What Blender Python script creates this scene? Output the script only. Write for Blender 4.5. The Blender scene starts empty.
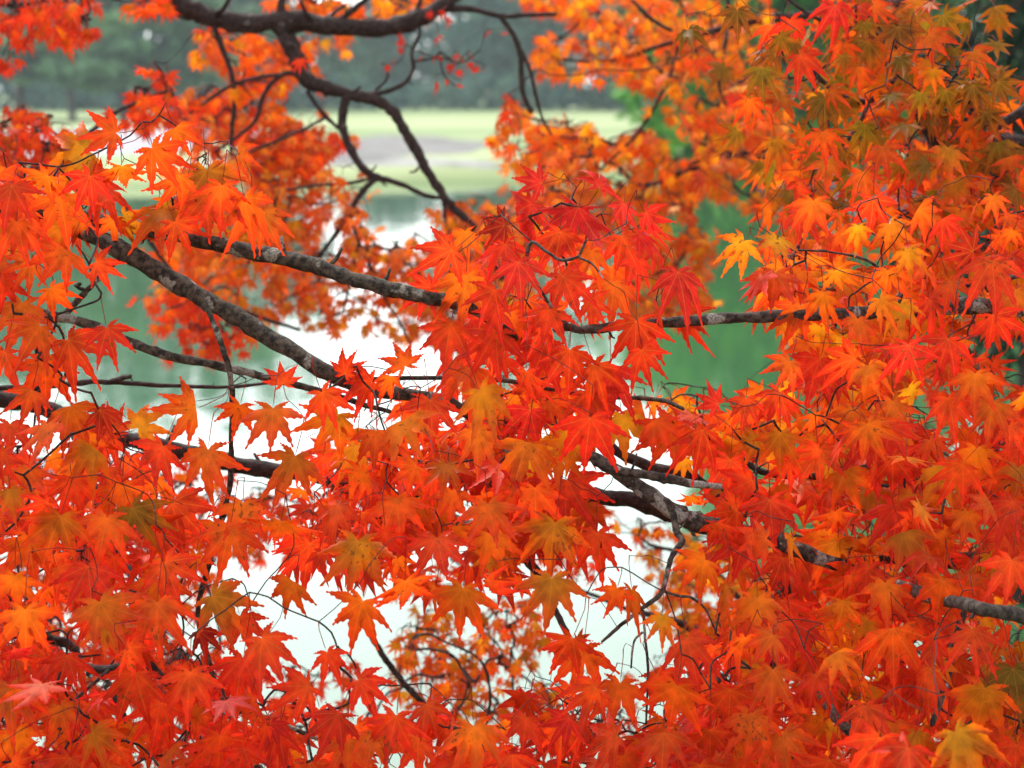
import bpy, math, random
import numpy as np
random.seed(7)
rng = np.random.default_rng(11)
R = math.radians

# ------------------------------------------------------------------ camera, world, sun, exposure
scene = bpy.context.scene
CAM_Z = 3.0
F_PX = 1024 * 80.0 / 36.0
HORIZON = 80.0
PITCH = math.atan((384 - HORIZON) / F_PX)
FOCUS = 2.35
cam_d = bpy.data.cameras.new('camera')
cam_d.lens = 80; cam_d.sensor_width = 36
cam_d.clip_start = 0.05; cam_d.clip_end = 3000
cam_d.dof.use_dof = True
cam_d.dof.focus_distance = FOCUS
cam_d.dof.aperture_fstop = 8.0
cam_d.dof.aperture_blades = 0
cam = bpy.data.objects.new('camera', cam_d)
scene.collection.objects.link(cam)
cam.location = (0, 0, CAM_Z)
cam.rotation_euler = (math.pi / 2 - PITCH, 0, 0)
scene.camera = cam

SUN_EL, SUN_AZ = R(50), R(-28)     # azimuth measured clockwise from +Y (view direction)
world = bpy.data.worlds.new('World'); scene.world = world
world.use_nodes = True
wn, wl = world.node_tree.nodes, world.node_tree.links
bg = wn['Background']
sky = wn.new('ShaderNodeTexSky'); sky.sky_type = 'NISHITA'; sky.sun_disc = False
sky.sun_elevation = SUN_EL; sky.sun_rotation = SUN_AZ
sky.air_density = 1.0; sky.dust_density = 1.5; sky.ozone_density = 1.0
hs = wn.new('ShaderNodeHueSaturation'); hs.inputs['Saturation'].default_value = 0.22   # overcast: grey white sky
hs.inputs['Value'].default_value = 1.0
wl.new(sky.outputs[0], hs.inputs['Color']); wl.new(hs.outputs[0], bg.inputs['Color'])
bg.inputs['Strength'].default_value = 0.13

sd = bpy.data.lights.new('sun', 'SUN'); sd.energy = 1.3; sd.angle = R(11); sd.color = (1.0, 0.96, 0.9)
sun = bpy.data.objects.new('sun', sd); scene.collection.objects.link(sun)
dx, dy = math.sin(SUN_AZ), math.cos(SUN_AZ)
from mathutils import Vector
sun.rotation_euler = Vector((dx * math.cos(SUN_EL), dy * math.cos(SUN_EL), math.sin(SUN_EL))).to_track_quat('Z', 'Y').to_euler()
sun.location = (0, 0, 30)

scene.view_settings.view_transform = 'Standard'
scene.view_settings.look = 'None'
scene.view_settings.exposure = 1.76
scene.view_settings.gamma = 1.0
scene.view_settings.use_curve_mapping = False
scene.cycles.use_denoising = True
scene.cycles.max_bounces = 10
scene.cycles.diffuse_bounces = 5
scene.cycles.glossy_bounces = 3
scene.cycles.transmission_bounces = 6
scene.cycles.caustics_reflective = False
scene.cycles.caustics_refractive = False
scene.cycles.sample_clamp_indirect = 6

# ------------------------------------------------------------------ picture -> place
CR = np.array([1.0, 0, 0])
CU = np.array([0, math.sin(PITCH), math.cos(PITCH)])
CF = np.array([0, math.cos(PITCH), -math.sin(PITCH)])
C0 = np.array([0, 0, CAM_Z])
def P(x, y, d):
    return C0 + d * (CF + CR * (x - 512) / F_PX + CU * (384 - y) / F_PX)
def proj(p):
    q = np.asarray(p) - C0
    d = q @ CF
    return 512 + F_PX * (q @ CR) / d, 384 - F_PX * (q @ CU) / d, d

# ------------------------------------------------------------------ materials
def new_mat(name):
    m = bpy.data.materials.new(name); m.use_nodes = True
    nt = m.node_tree
    return m, nt.nodes, nt.links, nt.nodes['Principled BSDF'], nt.nodes['Material Output']

def leaf_material(name, trans=0.45, rough=0.42, vein=True):
    m, n, l, b, out = new_mat(name)
    at = n.new('ShaderNodeAttribute'); at.attribute_name = 'Col'
    geo = n.new('ShaderNodeNewGeometry')
    nz = n.new('ShaderNodeTexNoise'); nz.inputs['Scale'].default_value = 90; nz.inputs['Detail'].default_value = 4
    l.new(geo.outputs['Position'], nz.inputs['Vector'])
    r1 = n.new('ShaderNodeMapRange'); r1.inputs[1].default_value = .3; r1.inputs[2].default_value = .7
    r1.inputs[3].default_value = .70; r1.inputs[4].default_value = 1.16
    l.new(nz.outputs['Fac'], r1.inputs[0])
    mul = n.new('ShaderNodeVectorMath'); mul.operation = 'SCALE'
    l.new(at.outputs['Color'], mul.inputs[0]); l.new(r1.outputs[0], mul.inputs['Scale'])
    col = mul.outputs[0]
    if vein:
        ns = n.new('ShaderNodeTexNoise'); ns.inputs['Scale'].default_value = 210; ns.inputs['Detail'].default_value = 2
        l.new(geo.outputs['Position'], ns.inputs['Vector'])
        nb = n.new('ShaderNodeTexNoise'); nb.inputs['Scale'].default_value = 22; nb.inputs['Detail'].default_value = 1
        l.new(geo.outputs['Position'], nb.inputs['Vector'])
        sa = n.new('ShaderNodeMath'); sa.operation = 'MULTIPLY_ADD'; sa.inputs[1].default_value = .55; l.new(nb.outputs['Fac'], sa.inputs[0]); l.new(ns.outputs['Fac'], sa.inputs[2])
        sr = n.new('ShaderNodeMapRange'); sr.inputs[1].default_value = .985; sr.inputs[2].default_value = 1.03; sr.inputs[3].default_value = 0; sr.inputs[4].default_value = .75
        l.new(sa.outputs[0], sr.inputs[0])
        sm = n.new('ShaderNodeMix'); sm.data_type = 'RGBA'; l.new(sr.outputs[0], sm.inputs[0]); l.new(col, sm.inputs[6]); sm.inputs[7].default_value = (.16, .045, .012, 1)
        col = sm.outputs[2]
        uv = n.new('ShaderNodeUVMap'); uv.uv_map = 'UVMap'
        sp = n.new('ShaderNodeSeparateXYZ'); l.new(uv.outputs[0], sp.inputs[0])
        ab = n.new('ShaderNodeMath'); ab.operation = 'ABSOLUTE'; l.new(sp.outputs['Y'], ab.inputs[0])
        mid = n.new('ShaderNodeMapRange'); mid.inputs[1].default_value = 0.02; mid.inputs[2].default_value = 0.10
        mid.inputs[3].default_value = 1; mid.inputs[4].default_value = 0; l.new(ab.outputs[0], mid.inputs[0])
        # side veins run out and forward from the midrib
        a1 = n.new('ShaderNodeMath'); a1.operation = 'MULTIPLY'; a1.inputs[1].default_value = 0.16; l.new(ab.outputs[0], a1.inputs[0])
        a2 = n.new('ShaderNodeMath'); a2.operation = 'SUBTRACT'; l.new(sp.outputs['X'], a2.inputs[0]); l.new(a1.outputs[0], a2.inputs[1])
        a3 = n.new('ShaderNodeMath'); a3.operation = 'MULTIPLY'; a3.inputs[1].default_value = 75; l.new(a2.outputs[0], a3.inputs[0])
        a4 = n.new('ShaderNodeMath'); a4.operation = 'SINE'; l.new(a3.outputs[0], a4.inputs[0])
        sv = n.new('ShaderNodeMapRange'); sv.inputs[1].default_value = .75; sv.inputs[2].default_value = 1.0
        sv.inputs[3].default_value = 0; sv.inputs[4].default_value = .35; l.new(a4.outputs[0], sv.inputs[0])
        mx = n.new('ShaderNodeMath'); mx.operation = 'MAXIMUM'; l.new(mid.outputs[0], mx.inputs[0]); l.new(sv.outputs[0], mx.inputs[1])
        vm = n.new('ShaderNodeMath'); vm.operation = 'MULTIPLY'; vm.inputs[1].default_value = 0.36; l.new(mx.outputs[0], vm.inputs[0])
        mixc = n.new('ShaderNodeMix'); mixc.data_type = 'RGBA'
        l.new(vm.outputs[0], mixc.inputs[0]); l.new(col, mixc.inputs[6]); mixc.inputs[7].default_value = (0.88, 0.30, 0.03, 1)
        col = mixc.outputs[2]
    l.new(col, b.inputs['Base Color'])
    b.inputs['Roughness'].default_value = rough
    b.inputs['Specular IOR Level'].default_value = 0.16
    tr = n.new('ShaderNodeBsdfTranslucent'); l.new(col, tr.inputs['Color'])
    ms = n.new('ShaderNodeMixShader'); ms.inputs[0].default_value = trans
    l.new(b.outputs[0], ms.inputs[1]); l.new(tr.outputs[0], ms.inputs[2]); l.new(ms.outputs[0], out.inputs['Surface'])
    return m

def bark_material(name, dark, light, lichen, amount, scale=1.0):
    m, n, l, b, out = new_mat(name)
    geo = n.new('ShaderNodeNewGeometry')
    sc = n.new('ShaderNodeVectorMath'); sc.operation = 'SCALE'; sc.inputs['Scale'].default_value = scale
    l.new(geo.outputs['Position'], sc.inputs[0])
    n1 = n.new('ShaderNodeTexNoise'); n1.inputs['Scale'].default_value = 130; n1.inputs['Detail'].default_value = 8; n1.inputs['Roughness'].default_value = .7
    n2 = n.new('ShaderNodeTexNoise'); n2.inputs['Scale'].default_value = 34; n2.inputs['Detail'].default_value = 3; n2.inputs['Roughness'].default_value = .5
    n3 = n.new('ShaderNodeTexNoise'); n3.inputs['Scale'].default_value = 420; n3.inputs['Detail'].default_value = 4
    for q in (n1, n2, n3): l.new(sc.outputs[0], q.inputs['Vector'])
    cr = n.new('ShaderNodeValToRGB'); cr.color_ramp.elements[0].position = .42; cr.color_ramp.elements[1].position = .62
    cr.color_ramp.elements[0].color = (*dark, 1); cr.color_ramp.elements[1].color = (*light, 1)
    l.new(n1.outputs['Fac'], cr.inputs[0])
    lr = n.new('ShaderNodeMapRange'); lr.inputs[1].default_value = .64 - amount; lr.inputs[2].default_value = .67 - amount
    l.new(n2.outputs['Fac'], lr.inputs[0])
    lm = n.new('ShaderNodeMath'); lm.operation = 'MULTIPLY'; l.new(lr.outputs[0], lm.inputs[0])
    gr = n.new('ShaderNodeMapRange'); gr.inputs[1].default_value = .38; gr.inputs[2].default_value = .55; gr.inputs[3].default_value = .25; gr.inputs[4].default_value = .9
    l.new(n3.outputs['Fac'], gr.inputs[0]); l.new(gr.outputs[0], lm.inputs[1])
    mx = n.new('ShaderNodeMix'); mx.data_type = 'RGBA'; l.new(lm.outputs[0], mx.inputs[0]); l.new(cr.outputs[0], mx.inputs[6])
    mx.inputs[7].default_value = (*lichen, 1)
    l.new(mx.outputs[2], b.inputs['Base Color'])
    b.inputs['Roughness'].default_value = .82; b.inputs['Specular IOR Level'].default_value = .25
    bp = n.new('ShaderNodeBump'); bp.inputs['Strength'].default_value = .9; bp.inputs['Distance'].default_value = .004 / scale
    l.new(n1.outputs['Fac'], bp.inputs['Height']); l.new(bp.outputs[0], b.inputs['Normal'])
    return m

def simple_mat(name, c1, c2, scale, rough=.9, detail=5):
    m, n, l, b, out = new_mat(name)
    geo = n.new('ShaderNodeNewGeometry')
    nz = n.new('ShaderNodeTexNoise'); nz.inputs['Scale'].default_value = scale; nz.inputs['Detail'].default_value = detail
    l.new(geo.outputs['Position'], nz.inputs['Vector'])
    cr = n.new('ShaderNodeValToRGB'); cr.color_ramp.elements[0].position = .35; cr.color_ramp.elements[1].position = .65
    cr.color_ramp.elements[0].color = (*c1, 1); cr.color_ramp.elements[1].color = (*c2, 1)
    l.new(nz.outputs['Fac'], cr.inputs[0]); l.new(cr.outputs[0], b.inputs['Base Color'])
    b.inputs['Roughness'].default_value = rough
    b.inputs['Specular IOR Level'].default_value = .2
    return m

def foliage_mat(name, trans=.25):
    return leaf_material(name, trans, .6, vein=False)

M_LEAF = leaf_material('maple_leaf_red', .52, .5)
M_BARK = bark_material('bark_lichen', (.016, .012, .009), (.115, .088, .062), (.30, .29, .24), .055)
M_BARK_B = bark_material('bark_grey', (.022, .015, .012), (.12, .088, .070), (.36, .33, .29), .06)
M_BARK_DARK = bark_material('bark_dark', (.022, .014, .012), (.07, .045, .038), (.16, .14, .12), -.02)
M_TWIG = bark_material('bark_twig', (.018, .012, .010), (.055, .035, .028), (.12, .10, .09), -.06)
M_FAR_BARK = simple_mat('far_bark', (.05, .04, .035), (.12, .10, .09), 3)
M_FOL = foliage_mat('far_foliage')
M_GRASS = simple_mat('lawn_grass', (.12, .19, .06), (.30, .35, .17), 1.0)
_n, _l = M_GRASS.node_tree.nodes, M_GRASS.node_tree.links
_tx = [q for q in _n if q.type == 'TEX_NOISE'][0]; _ge = [q for q in _n if q.type == 'NEW_GEOMETRY'][0]
_mp = _n.new('ShaderNodeMapping'); _mp.inputs['Scale'].default_value = (.022, .075, 1)     # mown and trodden bands
_l.new(_ge.outputs['Position'], _mp.inputs['Vector']); _l.new(_mp.outputs[0], _tx.inputs['Vector'])
M_BANK = simple_mat('bank_earth', (.06, .05, .03), (.11, .13, .04), 4)
M_STONE = simple_mat('stone', (.18, .18, .18), (.36, .36, .35), 2.2)
M_REED = simple_mat('dry_reed', (.085, .085, .08), (.21, .20, .19), .9)

# ------------------------------------------------------------------ object helpers
COL = scene.collection
def link(o, parent=None):
    COL.objects.link(o)
    if parent is not None: o.parent = parent
    return o
def mesh_obj(name, V, F, mat, parent=None, col=None, uv=None, smooth=True, origin=None):
    me = bpy.data.meshes.new(name)
    V = np.asarray(V, dtype=np.float64)
    if origin is not None: V = V - np.asarray(origin)
    me.from_pydata(V.tolist(), [], F if isinstance(F, list) else F.tolist())
    if col is not None:
        a = me.color_attributes.new('Col', 'FLOAT_COLOR', 'POINT')
        c = np.ones((len(V), 4), dtype=np.float32); c[:, :3] = col
        a.data.foreach_set('color', c.ravel())
    if uv is not None:
        u = me.uv_layers.new(name='UVMap')
        u.data.foreach_set('uv', np.asarray(uv, dtype=np.float32).ravel())
    if smooth: me.polygons.foreach_set('use_smooth', np.ones(len(me.polygons), dtype=bool))
    me.materials.append(mat); me.update()
    o = bpy.data.objects.new(name, me)
    if origin is not None: o.location = Vector(np.asarray(origin).tolist())
    return link(o, parent)
def thing(name, label, cat, loc, group=None):
    o = bpy.data.objects.new(name, None); o.empty_display_size = .1
    o.location = (float(loc[0]), float(loc[1]), float(loc[2])); link(o)
    o['label'] = label; o['category'] = cat
    if group: o['group'] = group
    return o
def attach(o, parent):
    """parent keeps world place (parents here are unrotated empties / unmoved meshes)"""
    o.parent = parent
    w = Vector((0, 0, 0)); p = parent
    while p is not None:
        w += p.location; p = p.parent
    o.location = o.location - w
    return o

def tube(points, radii, sides=8, cap=True, rough=0.0):
    """closed tapered tube through the points -> V, F"""
    pts = np.asarray(points, float); n = len(pts)
    tan = np.gradient(pts, axis=0); tan /= np.linalg.norm(tan, axis=1)[:, None] + 1e-12
    up = np.array([0.13, 0.27, 0.95]); a = np.cross(tan[0], up); a /= np.linalg.norm(a) + 1e-12
    V = []; ang = np.linspace(0, 2 * math.pi, sides, endpoint=False)
    for i in range(n):
        a = a - tan[i] * (a @ tan[i]); a /= np.linalg.norm(a) + 1e-12
        b = np.cross(tan[i], a)
        rr = radii[i] * (1 + rough * rng.normal(0, 1, sides)) if rough else radii[i] * np.ones(sides)
        V.append(pts[i] + (np.cos(ang) * rr)[:, None] * a + (np.sin(ang) * rr)[:, None] * b)
    V = np.concatenate(V); F = []
    for i in range(n - 1):
        for k in range(sides):
            k2 = (k + 1) % sides
            F.append((i * sides + k, i * sides + k2, (i + 1) * sides + k2, (i + 1) * sides + k))
    if cap:
        c0 = len(V); V = np.vstack([V, pts[:1], pts[-1:] + tan[-1:] * radii[-1] * .8])
        for k in range(sides):
            k2 = (k + 1) % sides
            F.append((c0, k2, k)); F.append((c0 + 1, (n - 1) * sides + k, (n - 1) * sides + k2))
    return V, F
def catmull(pts, per=6):
    pts = np.asarray(pts, float)
    if len(pts) < 3: 
        t = np.linspace(0, 1, per + 1)[:, None]; return pts[0] * (1 - t) + pts[-1] * t
    e = np.vstack([2 * pts[0] - pts[1], pts, 2 * pts[-1] - pts[-2]])
    out = []
    for i in range(1, len(e) - 2):
        for k in range(per):
            t = k / per
            out.append(.5 * ((2 * e[i]) + (-e[i - 1] + e[i + 1]) * t + (2 * e[i - 1] - 5 * e[i] + 4 * e[i + 1] - e[i + 2]) * t * t
                             + (-e[i - 1] + 3 * e[i] - 3 * e[i + 1] + e[i + 2]) * t ** 3))
    out.append(e[-2]); return np.array(out)
class Acc:
    def __init__(s): s.V = []; s.F = []; s.C = []; s.U = []; s.n = 0; s.split = None
    def add(s, V, F, C=None, U=None):
        n = s.n
        s.F.extend([tuple(i + n for i in f) for f in F]); s.V.append(V); s.n += len(V)
        if C is not None: s.C.append(C)
        if U is not None: s.U.append(U)
    def build(s, name, mat, parent=None, smooth=True):
        if not s.V: return None
        return mesh_obj(name, np.concatenate(s.V), s.F, mat, parent, np.concatenate(s.C) if s.C else None,
                        np.concatenate(s.U) if s.U else None, smooth)

# ------------------------------------------------------------------ the maple leaf
PAL = {  # (centre, tip) pigment of a leaf, except L
    'R': ((.88, .072, .014), (.82, .024, .016)),
    'O': ((.90, .165, .010), (.88, .056, .012)),
    'Y': ((.92, .360, .014), (.90, .170, .012)),
    'G': ((.58, .205, .010), (.84, .090, .010)),
    'H': ((.19, .125, .012), (.40, .115, .010)),
    'L': ((.90, .26, .050), (.90, .135, .040)),  # farther leaves: haze and translucent glow put into a lighter orange pink
    'D': ((.36, .016, .010), (.44, .012, .012)),
    'P': ((.82, .030, .030), (.76, .018, .022)),
}
LOBES = [(0, 1.0), (36, .94), (-36, .94), (74, .78), (-74, .78), (116, .42), (-116, .42)]
def leaf_mesh(L, detail, pal, curl=1.0, seven=True):
    """one leaf: lobes along +X, upper face +Z, base of the blade at the origin. returns V, F, C, UV(loops)"""
    lobes = LOBES if seven else LOBES[:5]
    lob = sorted([(a + random.gauss(0, 3.5), l * random.uniform(.9, 1.07)) for a, l in lobes], key=lambda q: q[0])
    cc, tc = np.array(PAL[pal][0]), np.array(PAL[pal][1])
    j = random.uniform(.82, 1.12); g = random.uniform(.66, 1.34)
    cc = cc * j * np.array([.95, .86 * g, .6]); tc = tc * j * np.array([.95, .80 * g, .55])
    V = [(0, 0, 0)]; T = [0.0]; F = []; U = []
    nl = len(lob)
    sinus = []
    for i in range(nl + 1):
        if i == 0: a, r = lob[0][0] - 26, .10
        elif i == nl: a, r = lob[-1][0] + 26, .10
        else:
            a = (lob[i - 1][0] + lob[i][0]) / 2; r = .285 * (lob[i - 1][1] + lob[i][1]) / 2 + .03
            r *= random.uniform(.92, 1.1)
        sinus.append(len(V)); V.append((r * math.cos(R(a)), r * math.sin(R(a)), .012)); T.append(.35)
    if detail >= 2: S = [.34, .44, .54, .64, .73, .81, .88, .94]
    elif detail == 1: S = [.42, .62, .82]
    else: S = [.5]
    def wid(s):
        if s < .50: return .108 + .030 * math.sin(math.pi * (s - .20) / .6)
        return .137 * max(0, 1 - (s - .47) / .53) ** 1.12
    for i, (a, l) in enumerate(lob):
        ca, sa = math.cos(R(a)), math.sin(R(a))
        fold = random.uniform(.2, .7) * curl; droop = random.uniform(-.02, .22) * curl; bend = random.gauss(0, .06)
        wf = (.72 if abs(a) > 100 else 1.0) * random.uniform(.9, 1.12)
        mids = [0]; left = [0, sinus[i + 1]]; right = [0, sinus[i]]
        mi0 = len(V)
        xm = .2 * l
        V.append((xm * ca, xm * sa, -.004)); T.append(.2); mids.append(mi0)
        for k, s in enumerate(S):
            x = s * l; off = bend * (s - .3) ** 2 * l
            w = wid(s) * wf * (l ** .6)
            z = -droop * s * s * l
            V.append((x * ca - off * sa, x * sa + off * ca, z)); T.append(s); mids.append(len(V) - 1)
            tooth = (.016 if k % 2 else -.007) if detail >= 2 else 0
            for sgn, lst in ((1, left), (-1, right)):
                ww = w + tooth
                xx = x + (.022 if (detail >= 2 and k % 2) else 0)
                yy = off + sgn * ww
                V.append((xx * ca - yy * sa, xx * sa + yy * ca, z + fold * ww * .8)); T.append(s + .08); lst.append(len(V) - 1)
        off = bend * .49 * l * 1.5
        V.append((l * ca - off * sa, l * sa + off * ca, -droop * l * 1.05)); T.append(1.0); tip = len(V) - 1
        ss = [0, .2] + S
        for sgn, lst in ((1, left), (-1, right)):
            # strip between midrib (mids) and edge (lst)
            mm = mids + [tip]
            for k in range(1, len(mids)):
                A, B = mids[k - 1], mids[k]; Cc, Dd = lst[k - 1], lst[k]
                ua, ub = ss[k - 1], ss[k]
                if k == 1: q = [(A, ua, 0), (B, ub, 0), (Dd, .3, sgn)]
                else: q = [(A, ua, 0), (B, ub, 0), (Dd, ub, sgn), (Cc, ua, sgn)]
                if sgn > 0: q = q
                else: q = q[::-1]
                F.append(tuple(e[0] for e in q)); U.extend([(e[1] + i * .013, e[2]) for e in q])
            q = [(mids[-1], ss[-1], 0), (tip, 1, 0), (lst[-1], ss[-1], sgn)]
            if sgn < 0: q = q[::-1]
            F.append(tuple(e[0] for e in q)); U.extend([(e[1] + i * .013, e[2]) for e in q])
    V = np.array(V); T = np.array(T)
    cup = random.uniform(-.10, .16) * curl
    r2 = V[:, 0] ** 2 + V[:, 1] ** 2
    V[:, 2] -= cup * r2
    m = np.clip((T - .12) / .75, 0, 1)[:, None]; m = m * m * (3 - 2 * m)
    C = cc * (1 - m) + tc * m
    return V * L, F, C, np.array(U)

def add_petiole(V, F, C, U, pts, r):
    """thin stalk whose last ring closes onto vertex 0"""
    pts = np.asarray(pts); sides = 3; n = len(pts)
    base = len(V); ring = []
    tan = np.gradient(pts, axis=0); tan /= np.linalg.norm(tan, axis=1)[:, None] + 1e-12
    a = np.cross(tan[0], [.3, .5, .8]); NV = []
    for i in range(n):
        a = a - tan[i] * (a @ tan[i]); a /= np.linalg.norm(a) + 1e-12; b = np.cross(tan[i], a)
        rr = r * (1.5 if i == 0 else 1)
        for k in range(sides):
            t = 2 * math.pi * k / sides
            NV.append(pts[i] + a * math.cos(t) * rr + b * math.sin(t) * rr)
    V = np.vstack([V, NV]); C = np.vstack([C, np.tile([.42, .035, .02], (len(NV), 1))])
    F = list(F); UU = [U]
    for i in range(n - 1):
        for k in range(sides):
            k2 = (k + 1) % sides
            F.append((base + i * 3 + k, base + i * 3 + k2, base + i * 3 + 3 + k2, base + i * 3 + 3 + k)); UU.append(np.full((4, 2), .5))
    for k in range(sides):
        F.append((base + (n - 1) * 3 + k, base + (n - 1) * 3 + (k + 1) % sides, 0)); UU.append(np.full((3, 2), .5))
    return V, F, C, np.concatenate(UU)

def make_leaf(x, y, d, ang, Lpx, pal, detail, tilt=18, curl=1.0, pet=None, narrow=False, origin3=None):
    """x,y,d: where the blade meets its stalk.  ang: way the middle lobe points (0 right, 90 down).
    returns dict(V,F,C,U,node) node = far end of the stalk"""
    L = Lpx * (1.10 if detail == 2 else 1.04) * random.choice((.78, .92, 1, 1, 1.06, 1.1)) * d / F_PX
    curl *= random.choice((.5, .8, 1.0, 1.0, 1.4, 2.2)); tilt = tilt * random.choice((.7, 1, 1.3, 1.7))
    V, F, C, U = leaf_mesh(L, detail, pal, curl, seven=random.random() > .12)
    p = P(x, y, d) if origin3 is None else origin3
    dirv = math.cos(R(ang)) * CR - math.sin(R(ang)) * CU
    nv = -CF
    side = np.cross(nv, dirv)
    ph = R(random.gauss(4, tilt)); ps = R(random.gauss(0, tilt) + (55 * random.choice((-1, 1)) if narrow else 0))
    d1 = math.cos(ph) * dirv + math.sin(ph) * nv; n1 = np.cross(d1, side)
    s2 = math.cos(ps) * side + math.sin(ps) * n1; n2 = np.cross(d1, s2)
    if random.random() < .25: s2, n2 = -s2, -n2
    W = V[:, :1] * d1 + V[:, 1:2] * s2 + V[:, 2:] * n2
    rr = np.linalg.norm(W, axis=1) / L
    W[:, 2] -= random.uniform(.04, .30) * rr ** 1.8 * L          # tips sag under their own weight
    W = W + p
    pl = (pet if pet else random.uniform(.55, 1.0)) * L
    upb = CU * random.uniform(.2, .8)
    q = -d1 + upb + n2 * random.uniform(-.25, .1); q /= np.linalg.norm(q)
    end = p + q * pl + CF * pl * random.uniform(.1, .55)
    midp = p + (-d1) * pl * .45 + (end - p) * .2
    pts = [end, (end * .35 + midp * .65), p + (midp - p) * .3]
    W, F, C, U = add_petiole(W, F, C, U, pts, .00045 if d < 3.3 else .0006)
    return dict(V=W, F=F, C=C, U=U, node=end, size=Lpx, p=p)

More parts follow.
